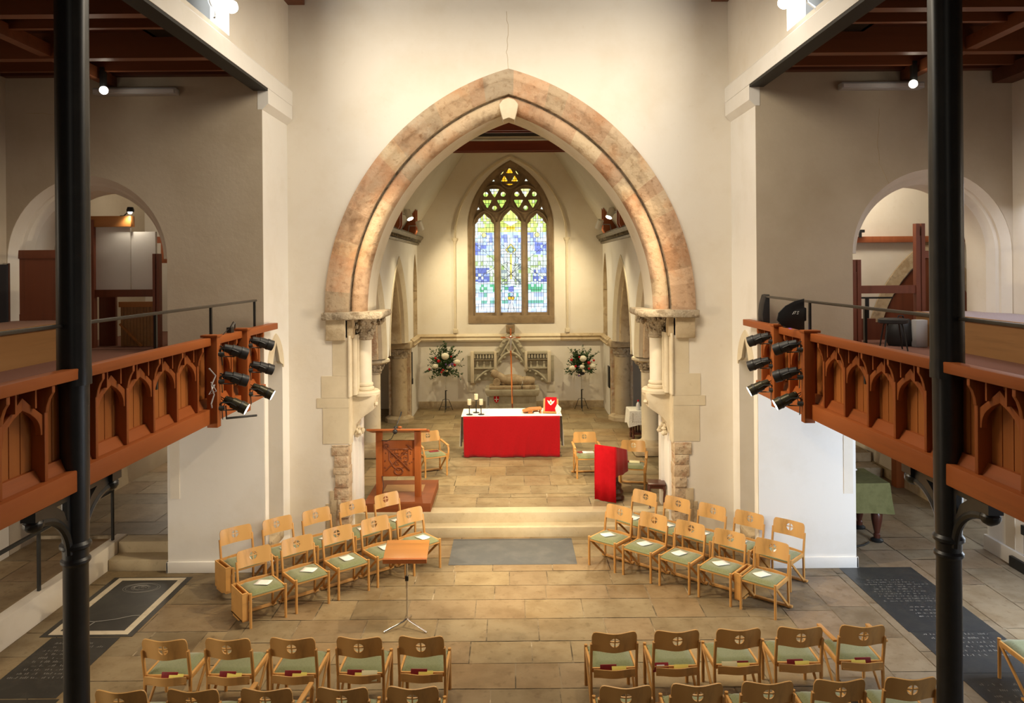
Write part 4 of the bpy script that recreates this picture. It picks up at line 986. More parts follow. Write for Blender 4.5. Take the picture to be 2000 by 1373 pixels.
# ------------------------------------------------ under the galleries
h = thing('walkway_handrail', 'black metal handrail beside the raised left walkway', 'handrail', (-6.25, 0, .36))
for y in (5.6, 9.8, 11.62): MB().box(-.016, .016, y - .02, y + .02, 0, .78).build('post', blackm, h)
MB().box(-.02, .02, 4.5, 11.64, .76, .80).build('rail', blackm, h)
t = thing('covered_table', 'large table under a green cloth with a thick turned mahogany leg', 'table', (5.78, 12.55, 0))
for x, y in ((.26, -.26), (-.36, -.26), (.26, .36), (-.36, .36)):
    m = MB(); m.lathe([(.05, .06), (.055, .12), (.04, .14), (.05, .18), (.085, .36), (.09, .46), (.07, .5), (.095, .53), (.095, .6), (.1, .95)], (x, y, 0), 16); lg = m.build('leg', mahog, t)
    MB().lathe([(.09, 0), (.1, .03), (.06, .06)], (x, y, 0), 14).build('castor', blackm, lg)
MB().box(-.44, .36, -.36, .46, .86, .97).build('top', mahog, t)
m = MB(); rows = []
base = [(-.47, -.40), (-.2, -.41), (.1, -.41), (.40, -.40), (.41, -.1), (.41, .2), (.40, .50), (0, .51), (-.47, .50)]
for z, k in ((1.0, 1.0), (.96, 1.02), (.75, 1.07), (.53, 1.15)):
    rows.append([(a * k + .01 * sin(i * 2.3), b * k + (.02 if i % 2 else -.01) * (1 - z), z - (.03 if (z < .6 and i in (0, 3, 6)) else 0)) for i, (a, b) in enumerate(base)])
m.strip(rows, close=True); m.face([rows[0][i] for i in range(len(base))]); m.build('cloth', greencloth, t)
t = thing('plastic_crate', 'translucent plastic storage box on the green covered table', 'box', (5.56, 12.56, 1.003))
MB().plate([(-.15, 0), (.15, 0), (.17, .15), (-.17, .15)], [], 'xz', -.2, .2).build('tub', clearp, t, bev=.012); MB().box(-.19, .19, -.22, .22, .15, .18).build('lid', clearp, t, bev=.012)
t = thing('red_stool', 'red-topped wooden stool half hidden by the right pier', 'stool', (5.32, 11.95, 0))
MB().box(-.1, .11, -.13, .14, .42, .47).build('seat', red, t, bev=.015)
for x in (-.08, .085):
    for y in (-.11, .12): MB().box(x - .016, x + .016, y - .016, y + .016, 0, .42).build('leg', lecwood, t)
tag(MB().tube([(5.25, 12.05, .016), (5.5, 12.0, .016), (5.72, 12.08, .016), (5.86, 12.2, .016)], .015, 6).build('floor_cable', blackm), 'black cable on the floor beside the table leg with castor', 'cable')
tag(MB().box(6.2, 8.0, 16.0, 17.6, 0, .2).box(6.2, 8.0, 16.5, 17.6, .2, .4).build('stone_steps', oldstone, bev=.015), 'low stone steps far back in the right chapel', 'steps')
t = thing('stall', 'row of orange wooden uprights far back in the right chapel', 'stall', (6.6, 17.0, .2))
for x in (-.3, .25, .75): MB().box(x - .04, x + .04, -.04, .04, .2, 1.5).build('upright', pine_z, t)
t = thing('wood_pier', 'orange wooden pier at the corner of the right chapel wall', 'post', (7.98, 15.3, 0))
MB().box(-.1, .06, -.1, .1, 0, 2.74).build('upright', pine_z, t)
t = thing('chapel_stall', 'orange wooden uprights far back in the left chapel', 'stall', (-6.0, 18.8, .34))
for x in (-1.3, -.6, .2, .9): MB().box(x - .05, x + .05, -.04, .04, 0, 1.3).build('upright', pine_z, t)
MB().box(-1.3, .9, -.03, .03, .9, 1.05).build('rail', pine_z, t)
tag(MB().box(7.52, 7.62, 10.6, 11.25, .0, .16).build('floor_duct', blackm, bev=.01), 'black duct along the foot of the right aisle wall', 'duct')
t = thing('wall_socket', 'small black socket with a cable on the right aisle wall', 'socket', (7.60, 11.0, .55)); MB().box(-.03, .02, -.05, .05, 0, .14).build('plate', blackm, t); MB().cyl((-.01, 0, 0), (-.01, .0, -.38), .008, n=6).build('cable', blackm, t)
# ============================================================= CHAIRS
def back_mesh(w=.466, h=.218, th=.013):
    bm = bmesh.new()
    hw = w / 2; c = .03
    o = [(-hw, -h / 2), (hw, -h / 2), (hw, h / 2 - .055), (hw - .006, h / 2 - c), (hw - .018, h / 2 - .008), (hw - .04, h / 2), (-hw + .04, h / 2), (-hw + .018, h / 2 - .008), (-hw + .006, h / 2 - c), (-hw, h / 2 - .055)]
    holes = []; r = .052; g = .006; v0 = .010
    for sx in (-1, 1):
        for sy in (-1, 1):
            q = [(sx * g, v0 + sy * g)]
            a0 = math.asin(g / r); a1 = pi / 2 - a0
            # the cross bar sits a little above the centre of the circle
            for k in range(6):
                a = a0 + (a1 - a0) * k / 5; q.append((sx * r * cos(a), v0 + sy * r * sin(a)))
            q = [(x, y + (.006 if abs(y - v0) <= g * 1.01 and abs(x) <= r else 0)) for x, y in q]
            holes.append(q)
    loops = [o] + holes; flat = [p for l in loops for p in l]
    vs = [bm.verts.new((x, 0, z)) for x, z in flat]
    for t in tessellate_polygon([[V((x, z, 0)) for x, z in l] for l in loops]):
        try: bm.faces.new([vs[i] for i in t])
        except ValueError: pass
    for k in range(1, 16):
        x = -hw + w * k / 16
        bmesh.ops.bisect_plane(bm, geom=bm.verts[:] + bm.edges[:] + bm.faces[:], plane_co=(x, 0, 0), plane_no=(1, 0, 0))
    bmesh.ops.recalc_face_normals(bm, faces=bm.faces)
    bmesh.ops.solidify(bm, geom=bm.faces[:], thickness=th)
    for v in bm.verts:
        v.co.y -= .042 * (.5 + .5 * cos(2 * pi * v.co.x / w)) - .0
    M = Matrix.Translation((0, -.272, .72)) @ Matrix.Rotation(R(12), 4, 'X')
    bm.transform(M); mb = MB(); mb.bm.free(); mb.bm = bm
    return mb
def seat_mesh(w=.43, d=.43, n=10):
    mb = MB(); top = []; 
    for j in range(n + 1):
        row = []
        for i in range(n + 1):
            u = -1 + 2 * i / n; v = -1 + 2 * j / n
            ex = max(0, 1 - abs(u) ** 8) ** .5; ey = max(0, 1 - abs(v) ** 8) ** .5
            z = .425 + .036 * ex * ey - .012 * (1 - u * u) * (1 - v * v * .3) * (1 if v < .5 else 1) + (.006 * v) - (.020 * max(0, v - .55) / .45)
            row.append((u * w / 2, v * d / 2 + .012, z))
        top.append(row)
    mb.strip(top)
    edge = [top[0][i] for i in range(n + 1)] + [top[j][n] for j in range(1, n + 1)] + [top[n][i] for i in range(n - 1, -1, -1)] + [top[j][0] for j in range(n - 1, 0, -1)]
    mb.strip([edge, [(x * .985, (y - .012) * .985 + .012, .418) for x, y, z in edge]], close=True)
    mb.face([(x * .985, (y - .012) * .985 + .012, .418) for x, y, z in edge])
    return mb
LX = .232
def make_chair(name, label, arms=False, box=0):
    t = thing(name, label, 'chair', (0, 0, 0))
    seat_mesh().build('seat', green, t, weld=True)
    back_mesh().build('backrest', ply, t, angle=40)
    for sx in (-1, 1):
        MB().tube([(sx * LX, .215, 0), (sx * LX, .215, .445)], .0185, 8).build('leg', oak_z, t)
        x = sx * (LX + .004)
        m = MB()
        for p, q in (((x, -.235, 0), (x, -.215, .40)), ((x, -.2155, .395), (x, -.268, .70))): m.bar(p, q, .026, .038)
        m.build('leg', oak_z, t, bev=.006)
        MB().bar((x, .19, .385), (x, -.222, .03), .022, .032).build('brace', oak_y, t, bev=.004)
        if arms:
            m = MB(); m.bar((sx * (LX + .03), -.24, .635), (sx * (LX + .035), .20, .60), .05, .026)
            am = m.build('arm', oak_y, t, bev=.01)
            m = MB(); m.tube([(sx * (LX + .035), .17, .595), (sx * (LX + .035), .22, .54), (sx * (LX + .026), .235, .44), (sx * (LX + .018), .215, .33)], [.02, .021, .02, .016], 8, flat=.8); m.build('arm_support', oak_z, am)
    m = MB()
    for sx in (-1, 1): m.box(sx * LX - .012, sx * LX + .012, -.215, .205, .372, .425)
    m.box(-LX, LX, .198, .222, .378, .405); m.box(-LX, LX, -.222, -.200, .375, .42)
    m.build('seat_frame', oak_x, t, bev=.003)
    # curved book rail behind the seat
    rows = []
    for i in range(13):
        u = -1 + i / 6; x = u * .215; y = -.262 - .03 * (.5 + .5 * cos(pi * u))
        rows.append([(x, y, .348), (x, y, .43), (x, y - .012, .43), (x, y - .012, .348)])
    m = MB(); m.strip(rows, close=True); m.face(rows[0]); m.face(rows[-1]); m.box(-.2, .2, -.285, -.215, .36, .368); m.build('book_rail', ply, t, angle=40)
    MB().box(-.288, .288, -.262, -.208, .012, .040).build('foot_rail', oak_x, t, bev=.006)
    if box:
        m = MB(); x0 = box * (LX + .02); x1 = box * (LX + .10); a, b = sorted((x0, x1))
        m.box(a, b, -.20, -.188, .10, .455).box(a, b, .175, .20, .10, .455).box(a, a + .012, -.19, .18, .10, .455).box(b - .012, b, -.19, .18, .10, .455).box(a, b, -.2, .2, .10, .115)
        bb = m.build('book_box', oak_x, t)
        MB().box(a + .02, b - .02, -.20, .0, .045, .10).build('box_foot', oak_x, bb)
    return t
BASE = {}
def chair(x, y, rz, label, group, kind='plain', z=0):
    if kind not in BASE:
        BASE[kind] = make_chair('chair', label, kind == 'arms', {'boxl': -1, 'boxr': 1, }.get(kind, 0)); o = BASE[kind]
        o.location = (x, y, z); o.rotation_euler = (0, 0, rz); o['group'] = group
    else: o = dup(BASE[kind], (x, y, z), rz, label, group)
    return o
SHEET = [None]
def sheet_mesh(w=.15, d=.20):
    rows = []
    for j in range(5):
        v = -.5 + j / 4
        rows.append([(w * u, d * v, .004 + .016 * (u * u * 2.2) * (1 + v) * .8 + .003 * v) for u in (-.5, -.25, 0, .25, .5)])
    m = MB(); m.strip(rows); return m
def sheet(x, y, z, rz, label, group='printed sheets on the choir chairs'):
    if not SHEET[0]:
        o = sheet_mesh().build('service_sheet', paper); SHEET[0] = o; md = o.modifiers.new('thickness', 'SOLIDIFY'); md.thickness = .0015
    else:
        o = SHEET[0].copy(); C.objects.link(o)
    o.location = (x, y, z); o.rotation_euler = (0, 0, rz); tag(o, label, 'paper', group)
ORD = ['first', 'second', 'third', 'fourth', 'fifth']
rj = random.Random(12)
al = atan2(-.64, -.77); ar_ = atan2(.655, -.755)
for k in range(5):
    # left choir block, counted from the wall end (nearest camera)
    n = ORD[k]
    x, y = -3.30 + .47 * k, 9.78 + .395 * k
    chair(x, y, al, 'oak choir chair in the left front choir row, %s' % ('nearest the camera, with a book box' if k == 0 else n + ' from the camera end'), 'left choir chairs', 'boxr' if k == 0 else 'plain')
    sheet(x + .02 + rj.uniform(-.03, .03), y - .02 + rj.uniform(-.03, .03), .451, al + rj.uniform(-.6, .6) + .5, 'white sheet on the %s seat from the camera, left front choir row' % n)
    x, y = -3.84 + .484 * k, 10.61 + .39 * k
    chair(x, y, al + .04, 'oak choir chair in the left back choir row, %s' % ('by the wall, with a book box' if k == 0 else n + ' from the wall end'), 'left choir chairs', 'boxr' if k == 0 else 'plain')
    sheet(x + .03, y - .03, .451, al + rj.uniform(-.3, .5), 'white sheet on the %s seat from the wall, left back choir row' % n)
    x, y = 3.36 - .465 * k, 9.905 + .377 * k
    chair(x, y, ar_, 'oak choir chair in the right front choir row, %s' % ('nearest the camera, with a book box' if k == 0 else n + ' from the camera end'), 'right choir chairs', 'boxr' if k == 0 else 'plain')
    sheet(x - .01 + rj.uniform(-.02, .02), y + .0, .451, ar_ - .35 + rj.uniform(-.2, .3), 'white sheet on the %s seat from the camera, right front choir row' % n)
    x, y = 3.88 - .463 * k, 10.72 + .368 * k
    chair(x, y, ar_ - .06, 'oak choir chair in the right back choir row, %s' % ('against the white wall' if k == 0 else n + ' from the wall end'), 'right choir chairs', 'boxr' if k == 0 else 'plain')
    sheet(x - .02, y - .02, .451, ar_ + rj.uniform(-.3, .3), 'white sheet on the %s seat from the wall, right back choir row' % n)
# congregation rows, seen from behind
BK = {}
def stand_book(kind, m, x, y, z, rz, tilt, w, h, th, label, name, cat, group):
    if kind not in BK:
        o = MB().box(-w / 2, w / 2, -th / 2, th / 2, 0, h).build(name, m, bev=min(.003, th * .3)); BK[kind] = o
    else:
        o = BK[kind].copy(); C.objects.link(o)
    o.location = (x, y, z); o.rotation_euler = (tilt, 0, rz); tag(o, label, cat, group); return o
XL = [-3.50, -2.857, -2.20, -1.52, -.888]; XR = [1.037, 1.685, 2.33, 2.99, 3.65]
for k in range(5):
    n = ['outermost', 'second from outside', 'middle', 'second from the aisle', 'nearest the aisle'][k]
    yl = 7.84 + .006 * k
    chair(XL[k] - .04, yl, -.03, 'oak chair seen from behind, left block front row, %s' % n, 'front row chairs on the left')
    chair(XL[k] - .01, 6.93 + .006 * k, -.02, 'oak chair cut by the picture edge, left block second row, %s' % n, 'second row chairs on the left', 'arms' if k == 2 else 'plain')
    nr = ['nearest the aisle', 'second from the aisle', 'middle', 'second from outside', 'outermost with arms'][k]
    yr = 7.92 + .025 * k
    chair(XR[k], yr, .03 if k < 3 else -.02, 'oak chair seen from behind, right block front row, %s' % nr, 'front row chairs on the right', 'arms' if k == 4 else 'plain')
    chair(XR[k] - .03, 6.94 + .025 * k, .0, 'oak chair cut by the picture edge, right block second row, %s' % nr.replace(' with arms', ''), 'second row chairs on the right')
    dr = [.02, -.03, -.02, -.06, -.04][k]
    stand_book('hymn', maroon, XL[k] - .04 + dr, yl - .243, .369, -.03, R(-13), .17, .088, .012, 'maroon book in the left front row chair rail, %s' % n, 'hymn_book', 'book', 'maroon books on the left front row')
    stand_book('leaf', yellowp, XL[k] - .04 + dr + .07, yl - .263, .369, -.03 + (.03 if k == 1 else 0), R(-24), .15, .078, .003, 'yellow leaflet in the left front row chair rail, %s' % n, 'leaflet', 'leaflet', 'yellow leaflets on the left front row')
    dr = [-.05, -.15, .04, -.04, .02][k]
    stand_book('hymn', maroon, XR[k] + dr, yr - .243, .369,   .03, R(-13 if k != 1 else -30), .17, .088, .012, 'maroon book in the right front row chair rail, %s' % nr.replace(' with arms', ''), 'hymn_book', 'book', 'maroon books on the right front row')
    stand_book('leaf', yellowp, XR[k] + [.06, .06, .06, .03, -.03][k], yr - .263, .369, .03, R(-24), .15, .078, .003, 'yellow leaflet in the right front row chair rail, %s' % nr.replace(' with arms', ''), 'leaflet', 'leaflet', 'yellow leaflets on the right front row')
stand_book('pale', palep, XL[3] + .05, 7.84 - .271, .369, 0, R(-24), .16, .10, .003, 'pale leaflet on the left front row chair second from the aisle', 'leaflet', 'leaflet', 'pale leaflets')
stand_book('pale', palep, XR[2] - .08, 7.96 - .271, .369, 0, R(-24), .16, .098, .003, 'pale leaflet on the middle chair of the right front row', 'leaflet', 'leaflet', 'pale leaflets')
o = MB().box(-.04, .04, -.002, 0, 0, .012).build('cover_label', whitep); o.parent = None
o.parent = [q for q in C.objects if q.get('label', '').startswith('maroon book in the right front row chair rail, second from the aisle')][0]; o.location = (.0, -.007, .055)
chair(5.60, 7.98, -.0, 'oak chair at the right picture edge standing on the black ledger stones', 'right aisle chairs')
# armchairs in the sanctuary
chair(-1.62, 15.28, atan2(-.42, -.90), 'armchair with green seat beside the wooden lectern', 'sanctuary armchairs', 'arms', .34)
chair(1.53, 15.06, R(180) + .06, 'armchair with green seat behind the red lectern, nearer the altar', 'sanctuary armchairs', 'arms', .34)
chair(2.33, 14.28, R(180) - .22, 'armchair with green seat right of the red lectern', 'sanctuary armchairs', 'arms', .34)
def flatbook(name, m, x, y, z, rz, w, d, h, label):
    o = MB().box(-w / 2, w / 2, -d / 2, d / 2, 0, h).build(name, m, bev=.002); o.location = (x, y, z); o.rotation_euler = (0, 0, rz); return tag(o, label, 'book')
flatbook('open_book', paper, 1.56, 15.12, .792, .1, .22, .13, .02, 'white open booklet on the armchair nearer the altar')
flatbook('small_book', maroon, 1.42, 15.15, .792, .6, .14, .09, .012, 'small dark book on the armchair nearer the altar')
flatbook('booklet', palep, 2.38, 14.36, .792, -.2, .2, .14, .02, 'pale yellow booklet on the armchair right of the red lectern')
flatbook('small_book', maroon, 2.22, 14.38, .792, .5, .14, .09, .012, 'small dark book on the armchair right of the red lectern')
flatbook('folded_sheet', maroon, -1.60, 15.34, .792, .4, .2, .14, .004, 'dark folded sheet on the armchair beside the wooden lectern')
# ============================================================= FURNITURE AND FITTINGS
# ledger stones in the floor
def ledger(name, label, x0, x1, y0, y1, m, text=(), z=.0, rot=0, seed=1, grp='ledger stones'):
    cx, cy = (x0 + x1) / 2, (y0 + y1) / 2
    t = thing(name, label, 'ledger stone', (cx, cy, z), rot, grp)
    sb = MB().box(x0 - cx, x1 - cx, y0 - cy, y1 - cy, -.02, .004).build('slab', m, t)
    rnd = random.Random(seed); mb = MB(); any_ = False
    for (ya, yb, pitch, h, margin) in text:   # worn inscription: rows of cut strokes, unreadable in the photo too
        y = yb - cy
        while y > ya - cy:
            x = x0 - cx + margin + rnd.uniform(0, .12); xe = x1 - cx - margin - rnd.uniform(0, .25)
            while x < xe:
                for q in range(rnd.randint(2, 6)):
                    if rnd.random() < .75:
                        a = rnd.choice((-.3, 0, 0, .25, 1.2)); hh = h * rnd.uniform(.55, 1)
                        dx, dy = hh * math.sin(a) * .6, hh * cos(a)
                        w = .0045
                        mb.face([(x - w, y, .0048), (x + w, y, .0048), (x + dx + w, y + dy, .0048), (x + dx - w, y + dy, .0048)]); any_ = True
                    x += h * .5
                x += h * .7
            y -= pitch
    if any_: mb.build('inscription', engraved, sb)
    else: mb.bm.free()
    return t
ledger('ledger_stone', 'plain grey slab in the floor before the chancel steps', -.985, 1.0, 11.43, 12.52, bluestone)
ledger('ledger_stone', 'black inscribed slab touching the right pier', 4.93, 6.02, 9.24, 11.22, slate, [(10.05, 10.75, .075, .032, .1), (9.62, 9.9, .09, .03, .25)], seed=2)
ledger('ledger_stone', 'second black inscribed slab from the right pier, passing behind the right column', 4.95, 6.02, 8.30, 9.235, slate, [(8.6, 9.16, .10, .045, .06)], seed=3)
ledger('ledger_stone', 'black worn slab under the chair at the right picture edge', 4.95, 6.9, 6.6, 8.295, slate, [(7.0, 8.05, .11, .045, .1)], seed=4)
t = ledger('ledger_stone', 'black slab with a cream marble border and oval crest in the left aisle', -5.92, -4.76, 9.28, 11.06, slate_worn)
m = MB()
for (a, b, c, d) in ((-.50, .50, .78, .86), (-.50, .50, -.84, -.745), (-.50, -.41, -.745, .78), (.41, .50, -.745, .78)): m.box(a, b, c, d, .0, .0065)
m.build('marble_border', marbleb, t)
m = MB()
for r, k in ((.26, 1), (.225, 1)):
    m.tube([(r * cos(a), .52 + r * .62 * sin(a), .005) for a in [2 * pi * i / 36 for i in range(37)]], .004, 4)
rnd = random.Random(8)
for k in range(18):
    a = rnd.uniform(0, 2 * pi); r = rnd.uniform(.03, .19); m.tube([(r * cos(a + .5 * j) * (1 - .1 * j), .52 + r * .55 * sin(a + .5 * j), .005) for j in range(4)], .004, 4)
m.tube([(-.4, -.48, .005), (-.1, -.50, .005), (.12, -.44, .005), (.3, -.34, .005), (.4, -.33, .005)], .006, 4); m.tube([(-.1, -.50, .005), (-.12, -.62, .005), (-.2, -.74, .005)], .006, 4)
m.build('crest', engraved, t)
ledger('ledger_stone', 'black inscribed slab in front of the cream-bordered slab', -5.75, -4.90, 7.95, 9.26, slate_worn, [(8.3, 9.1, .085, .045, .06)], seed=5)
ledger('ledger_stone', 'black inscribed slab at the lower left corner of the picture', -5.70, -4.85, 6.6, 7.93, slate_worn, [(6.9, 7.8, .085, .045, .06)], seed=6)

# altar
A = (0.01, 0, .34)
t = thing('altar', 'wooden altar table under a white cloth and red frontal', 'altar', (.01, 17.1, .34))
MB().box(-1.06, 1.06, -.42, .42, .84, .89).build('table_top', mahog, t)
for x in (-.95, .95):
    for y in (-.36, .36): MB().box(x - .05, x + .05, y - .05, y + .05, 0, .84).build('leg', mahog, t)
o = MB()
n = 60; rows = []
top = [(-1.13, -.45), (1.13, -.45), (1.13, .45), (-1.13, .45)]
o.box(-1.13, 1.13, -.452, .452, .893, .905)
for s in (-1, 1):
    rr = []
    for i in range(13):
        y = -.45 + .9 * i / 12; w = .02 * sin(i * 1.5)
        rr.append([(s * 1.13, y, .90), (s * (1.142 + w * .4), y, .7), (s * (1.15 + w), y * .98, .45), (s * (1.155 + w * 1.3), y * .97, .20 + .02 * cos(i * 1.1))])
    o.strip(rr)
o = o.build('altar_cloth', linen); o.location = (.01, 17.1, .34); tag(o, 'white linen cloth covering the altar top', 'cloth')
m = MB(); rows = []
for j in range(13):
    z = .903 - .895 * j / 12; row = []
    for i in range(81):
        x = -1.085 + 2.17 * i / 80; k = (j / 12)
        y = -.462 - k * (.06 + .034 * (1 - abs(sin(x * 7.5 + .6 + .5 * k))) + .03 * (1 - abs(sin(x * 12.3 + 1.9 * k + 1))) + .030 * sin(x * 4.3 + 2 * k) ** 3) - (.004 * sin(9 * x + 8 * z))
        row.append((x * (1 - .012 * k), y, z))
    rows.append(row)
m.strip(rows); o = m.build('altar_frontal', red); md = o.modifiers.new('thickness', 'SOLIDIFY'); md.thickness = .004; o.location = (.01, 17.1, .34)
tag(o, 'red cloth frontal hanging in folds down the altar front', 'cloth')
ZT = 1.2455
for i, (x, y, h, lab) in enumerate(((-.945, 16.83, .22, 'left and lower'), (-.80, 17.05, .30, 'middle and tallest'), (-.68, 16.83, .22, 'right and lower'))):
    t = thing('candlestick', 'black iron candlestick with ivory candle, %s of three on the altar' % lab, 'candlestick', (x, y, ZT), 0, 'altar candlesticks')
    MB().lathe([(.075, 0), (.075, .008), (.02, .014), (.012, .03), (.011, h - .03), (.02, h - .012), (.052, h - .008), (.052, h)], n=16).build('holder', blackm, t)
    cd = MB().lathe([(.042, h), (.044, h + .005), (.044, h + .125), (.036, h + .13)], n=16).build('candle', wax, t); MB().cyl((0, 0, h + .125), (0, 0, h + .145), .003, n=6).build('wick', blackm, cd)
t = thing('picture_card', 'small framed white card standing on the floor behind the altar candles', 'picture', (-.62, 22.28, .34))
MB().box(-.14, .14, -.012, .012, 0, .44).build('frame', paper, t, bev=.004); MB().box(-.09, .09, -.016, -.011, .10, .36).build('picture', greyp, t)
t = thing('missal_stand', 'pale wooden book stand at the right end of the altar', 'stand', (.90, 16.92, ZT), -.15)
mt = Matrix.Rotation(R(-22), 4, 'X')
m = MB(); m.box(-.17, -.13, -.02, 0, .02, .33, mt).box(.13, .17, -.02, 0, .02, .33, mt).box(-.17, .17, -.03, .02, .0, .035).box(-.17, .17, -.06, -.02, .02, .045)
m.build('frame', oak_x, t); MB().bar((0, .03, .25), (0, .2, 0), .03).build('prop', oak_x, t)
o = MB().box(-.13, .13, -.026, -.002, .045, .37, mt).build('service_book', redbright, bev=.004); o.location = (.90, 16.90, ZT); o.rotation_euler = (0, 0, -.15); tag(o, 'red book with a white dove on the altar book stand', 'book')
dv = [(-.085, .30), (-.06, .235), (-.03, .205), (0, .18), (.03, .205), (.06, .235), (.09, .295), (.05, .275), (.022, .27), (.015, .30), (0, .315), (-.018, .30), (-.02, .27), (-.05, .28)]
m = MB(); m.plate(dv, [], 'xz', -.030, -.0255); m.bm.transform(mt); d = m.build('dove', linen, o, weld=True)
o = MB().plate([(.10, -.02), (.20, .06), (.22, .12), (.14, .22), (.08, .13)], [], 'xz', -.02, .02).build('folded_card', paper); o.location = (.94, 16.8, ZT - .0); o.rotation_euler = (R(-20), 0, .3); tag(o, 'small white card beside the altar book stand', 'card')
t = thing('lectern_rest', 'low orange wooden book rest lying on the altar', 'stand', (.48, 17.02, ZT), .08)
m = MB(); m.plate([(-.22, .04), (-.06, .06), (.22, .09), (.22, .11), (-.05, .10), (-.20, .055)], [], 'xz', -.14, .14); m.box(-.10, .0, -.12, .12, 0, .08).box(.17, .2, -.12, .12, 0, .09); m.build('rest', amber, t)
MB().box(.03, .15, -.1, .1, 0, .03).build('papers', paper, t)
# processional cross behind the altar
t = thing('processional_cross', 'tall wooden cross with a silver figure standing behind the altar', 'cross', (.03, 18.2, .34))
MB().lathe([(.16, 0), (.16, .03), (.05, .06), (.025, .1)], n=16).build('foot', blackm, t)
MB().tube([(.01, 0, .08), (.0, 0, .95), (-.0, 0, 1.3)], .017, 10).build('lower_staff', darkstaff, t)
MB().tube([(.0, 0, .9), (-.015, 0, 1.75), (-.02, 0, 2.1)], .018, 10).build('staff', crosswood, t)
m = MB(); m.box(-.045, -.005, -.015, .015, 2.05, 2.74).box(-.265, .215, -.013, .013, 2.50, 2.535); m.build('cross', crosswood, t, bev=.004)
m = MB(); m.tube([(-.025, -.03, 2.20), (-.027, -.035, 2.32), (-.025, -.035, 2.44), (-.025, -.03, 2.50)], [.014, .018, .026, .022], 8); m.ball((-.025, -.04, 2.545), .022, n=8)
for q in (-1, 1): m.tube([(-.025 + q * .02, -.03, 2.49), (-.025 + q * .07, -.028, 2.515), (-.025 + q * .125, -.025, 2.525)], [.011, .009, .007], 6)
m.build('figure', silver, t)
# wooden lectern on its platform
t = thing('lectern_platform', 'low reddish wooden platform under the carved lectern', 'platform', (-1.99, 13.63, .34))
m = MB(); m.box(-.59, .58, -.73, .70, 0, .15); m.build('base', platwood, t, bev=.004)
MB().box(-.36, .36, -.05, .38, .15, .154).build('inset_mat', tierwood, t)
t = thing('lectern', 'carved reddish wooden lectern with a microphone on a platform', 'lectern', (-2.02, 13.32, .49))
for x in (-.35, .34): MB().box(x - .055, x + .055, -.05, .07, 0, 1.165).build('post', lecwood, t, bev=.005)
MB().plate([(-.27, 1.235), (.25, 1.085), (.26, 1.112), (-.26, 1.265)], [], 'yz', -.53, .53).build('desk', lecwood_x, t, bev=.004)
MB().box(-.52, .52, .24, .275, 1.085, 1.135).build('book_ledge', lecwood_x, t, bev=.004)
pn = MB().box(-.30, .29, -.02, .03, .36, 1.0).build('panel', lecwood, t, bev=.004)
m = MB(); zc = .68
m.tube([(-.17, -.025, .85), (-.17, -.025, .66), (-.09, -.025, .53), (0, -.025, .47), (.09, -.025, .53), (.17, -.025, .66), (.17, -.025, .85), (-.17, -.025, .85)], .011, 6)
m.tube([(-.22, -.03, .89), (.20, -.03, .47)], .013, 8); m.tube([(.22, -.028, .90), (-.24, -.028, .46)], .010, 8); m.tube([(.15, -.028, .93), (.24, -.028, .84)], .012, 6)
m.tube([(-.22 + .04 * cos(a), -.028, .90 + .04 * sin(a)) for a in [2 * pi * i / 12 for i in range(13)]], .009, 6)
m.tube([(.075 * cos(a), -.026, .455 + .062 * sin(a)) for a in [2 * pi * i / 14 for i in range(15)]], .013, 6)
rnd = random.Random(2)
for k in range(26):
    x, z = rnd.uniform(-.14, .14), rnd.uniform(.56, .83)
    m.tube([(x + .03 * cos(a), -.024, z + .03 * sin(a)) for a in [rnd.uniform(0, 6) + i * .7 for i in range(5)][:1] + [i * .8 for i in range(5)]], .006, 5)
for k in range(10): m.ball((rnd.choice((-1, 1)) * rnd.uniform(.19, .27), -.02, rnd.uniform(.5, .8)), .016, (1, .5, 1), 5)
m.build('carving', carvewood, pn)
m = MB(); m.tube([(-.02, -.20, 1.26), (.0, -.15, 1.34), (.05, -.10, 1.47)], .008, 6); m.tube([(.05, -.10, 1.46), (.065, -.08, 1.53)], .012, 8); m.ball((-.02, -.22, 1.265), .04, n=8); m.ball((-.02, -.28, 1.22), .045, n=8)
m.tube([(-.03, -.28, 1.2), (-.08, -.31, 1.10), (-.18, -.28, 1.05), (-.27, -.18, 1.05), (-.29, -.06, 1.0)], .006, 6); m.tube([(-.29, -.06, .38), (-.27, -.06, .2), (-.29, -.05, .02)], .006, 5)
m.build('microphone', blackm, t)
MB().ball((.06, -.24, 1.285), .025, (1.6, 1, 1), 8).build('clip', lecwood, t)
# red draped lectern, its desk sloping up towards the nave
LZ = -.60; LP = (1.82, 13.56, .34)
t = thing('draped_lectern', 'dark lectern with a carved foot under red cloths', 'lectern', LP, LZ)
MB().lathe([(.17, 0), (.18, .04), (.15, .08), (.165, .14), (.12, .2), (.13, .26), (.07, .32), (.055, .7), (.08, .76), (.06, .8), (.1, .86)], (.05, .03, 0), 14).build('pedestal', mahog, t)
mt = Matrix.Translation((0, 0, .935)) @ Matrix.Rotation(R(-17), 4, 'X')
MB().box(-.21, .205, -.22, .25, -.03, -.004, mt).build('desk', mahog, t, bev=.004)
def top(y): return .935 - math.tan(R(17)) * y + .004
rows = []
for i in range(11):
    x = -.215 + .425 * i / 10; w = .007 * sin(i * 1.5)
    rows.append([(x, .2, top(.2)), (x, 0, top(0)), (x, -.225, top(-.225)), (x, -.236, .96), (x, -.242 + w, .7), (x, -.246 + 1.5 * w, .35), (x + .003, -.25 + 2 * w, .015 + .006 * sin(i))])
m = MB(); m.strip(rows); o = m.build('lectern_fall', redbright); md = o.modifiers.new('thickness', 'SOLIDIFY'); md.thickness = .004
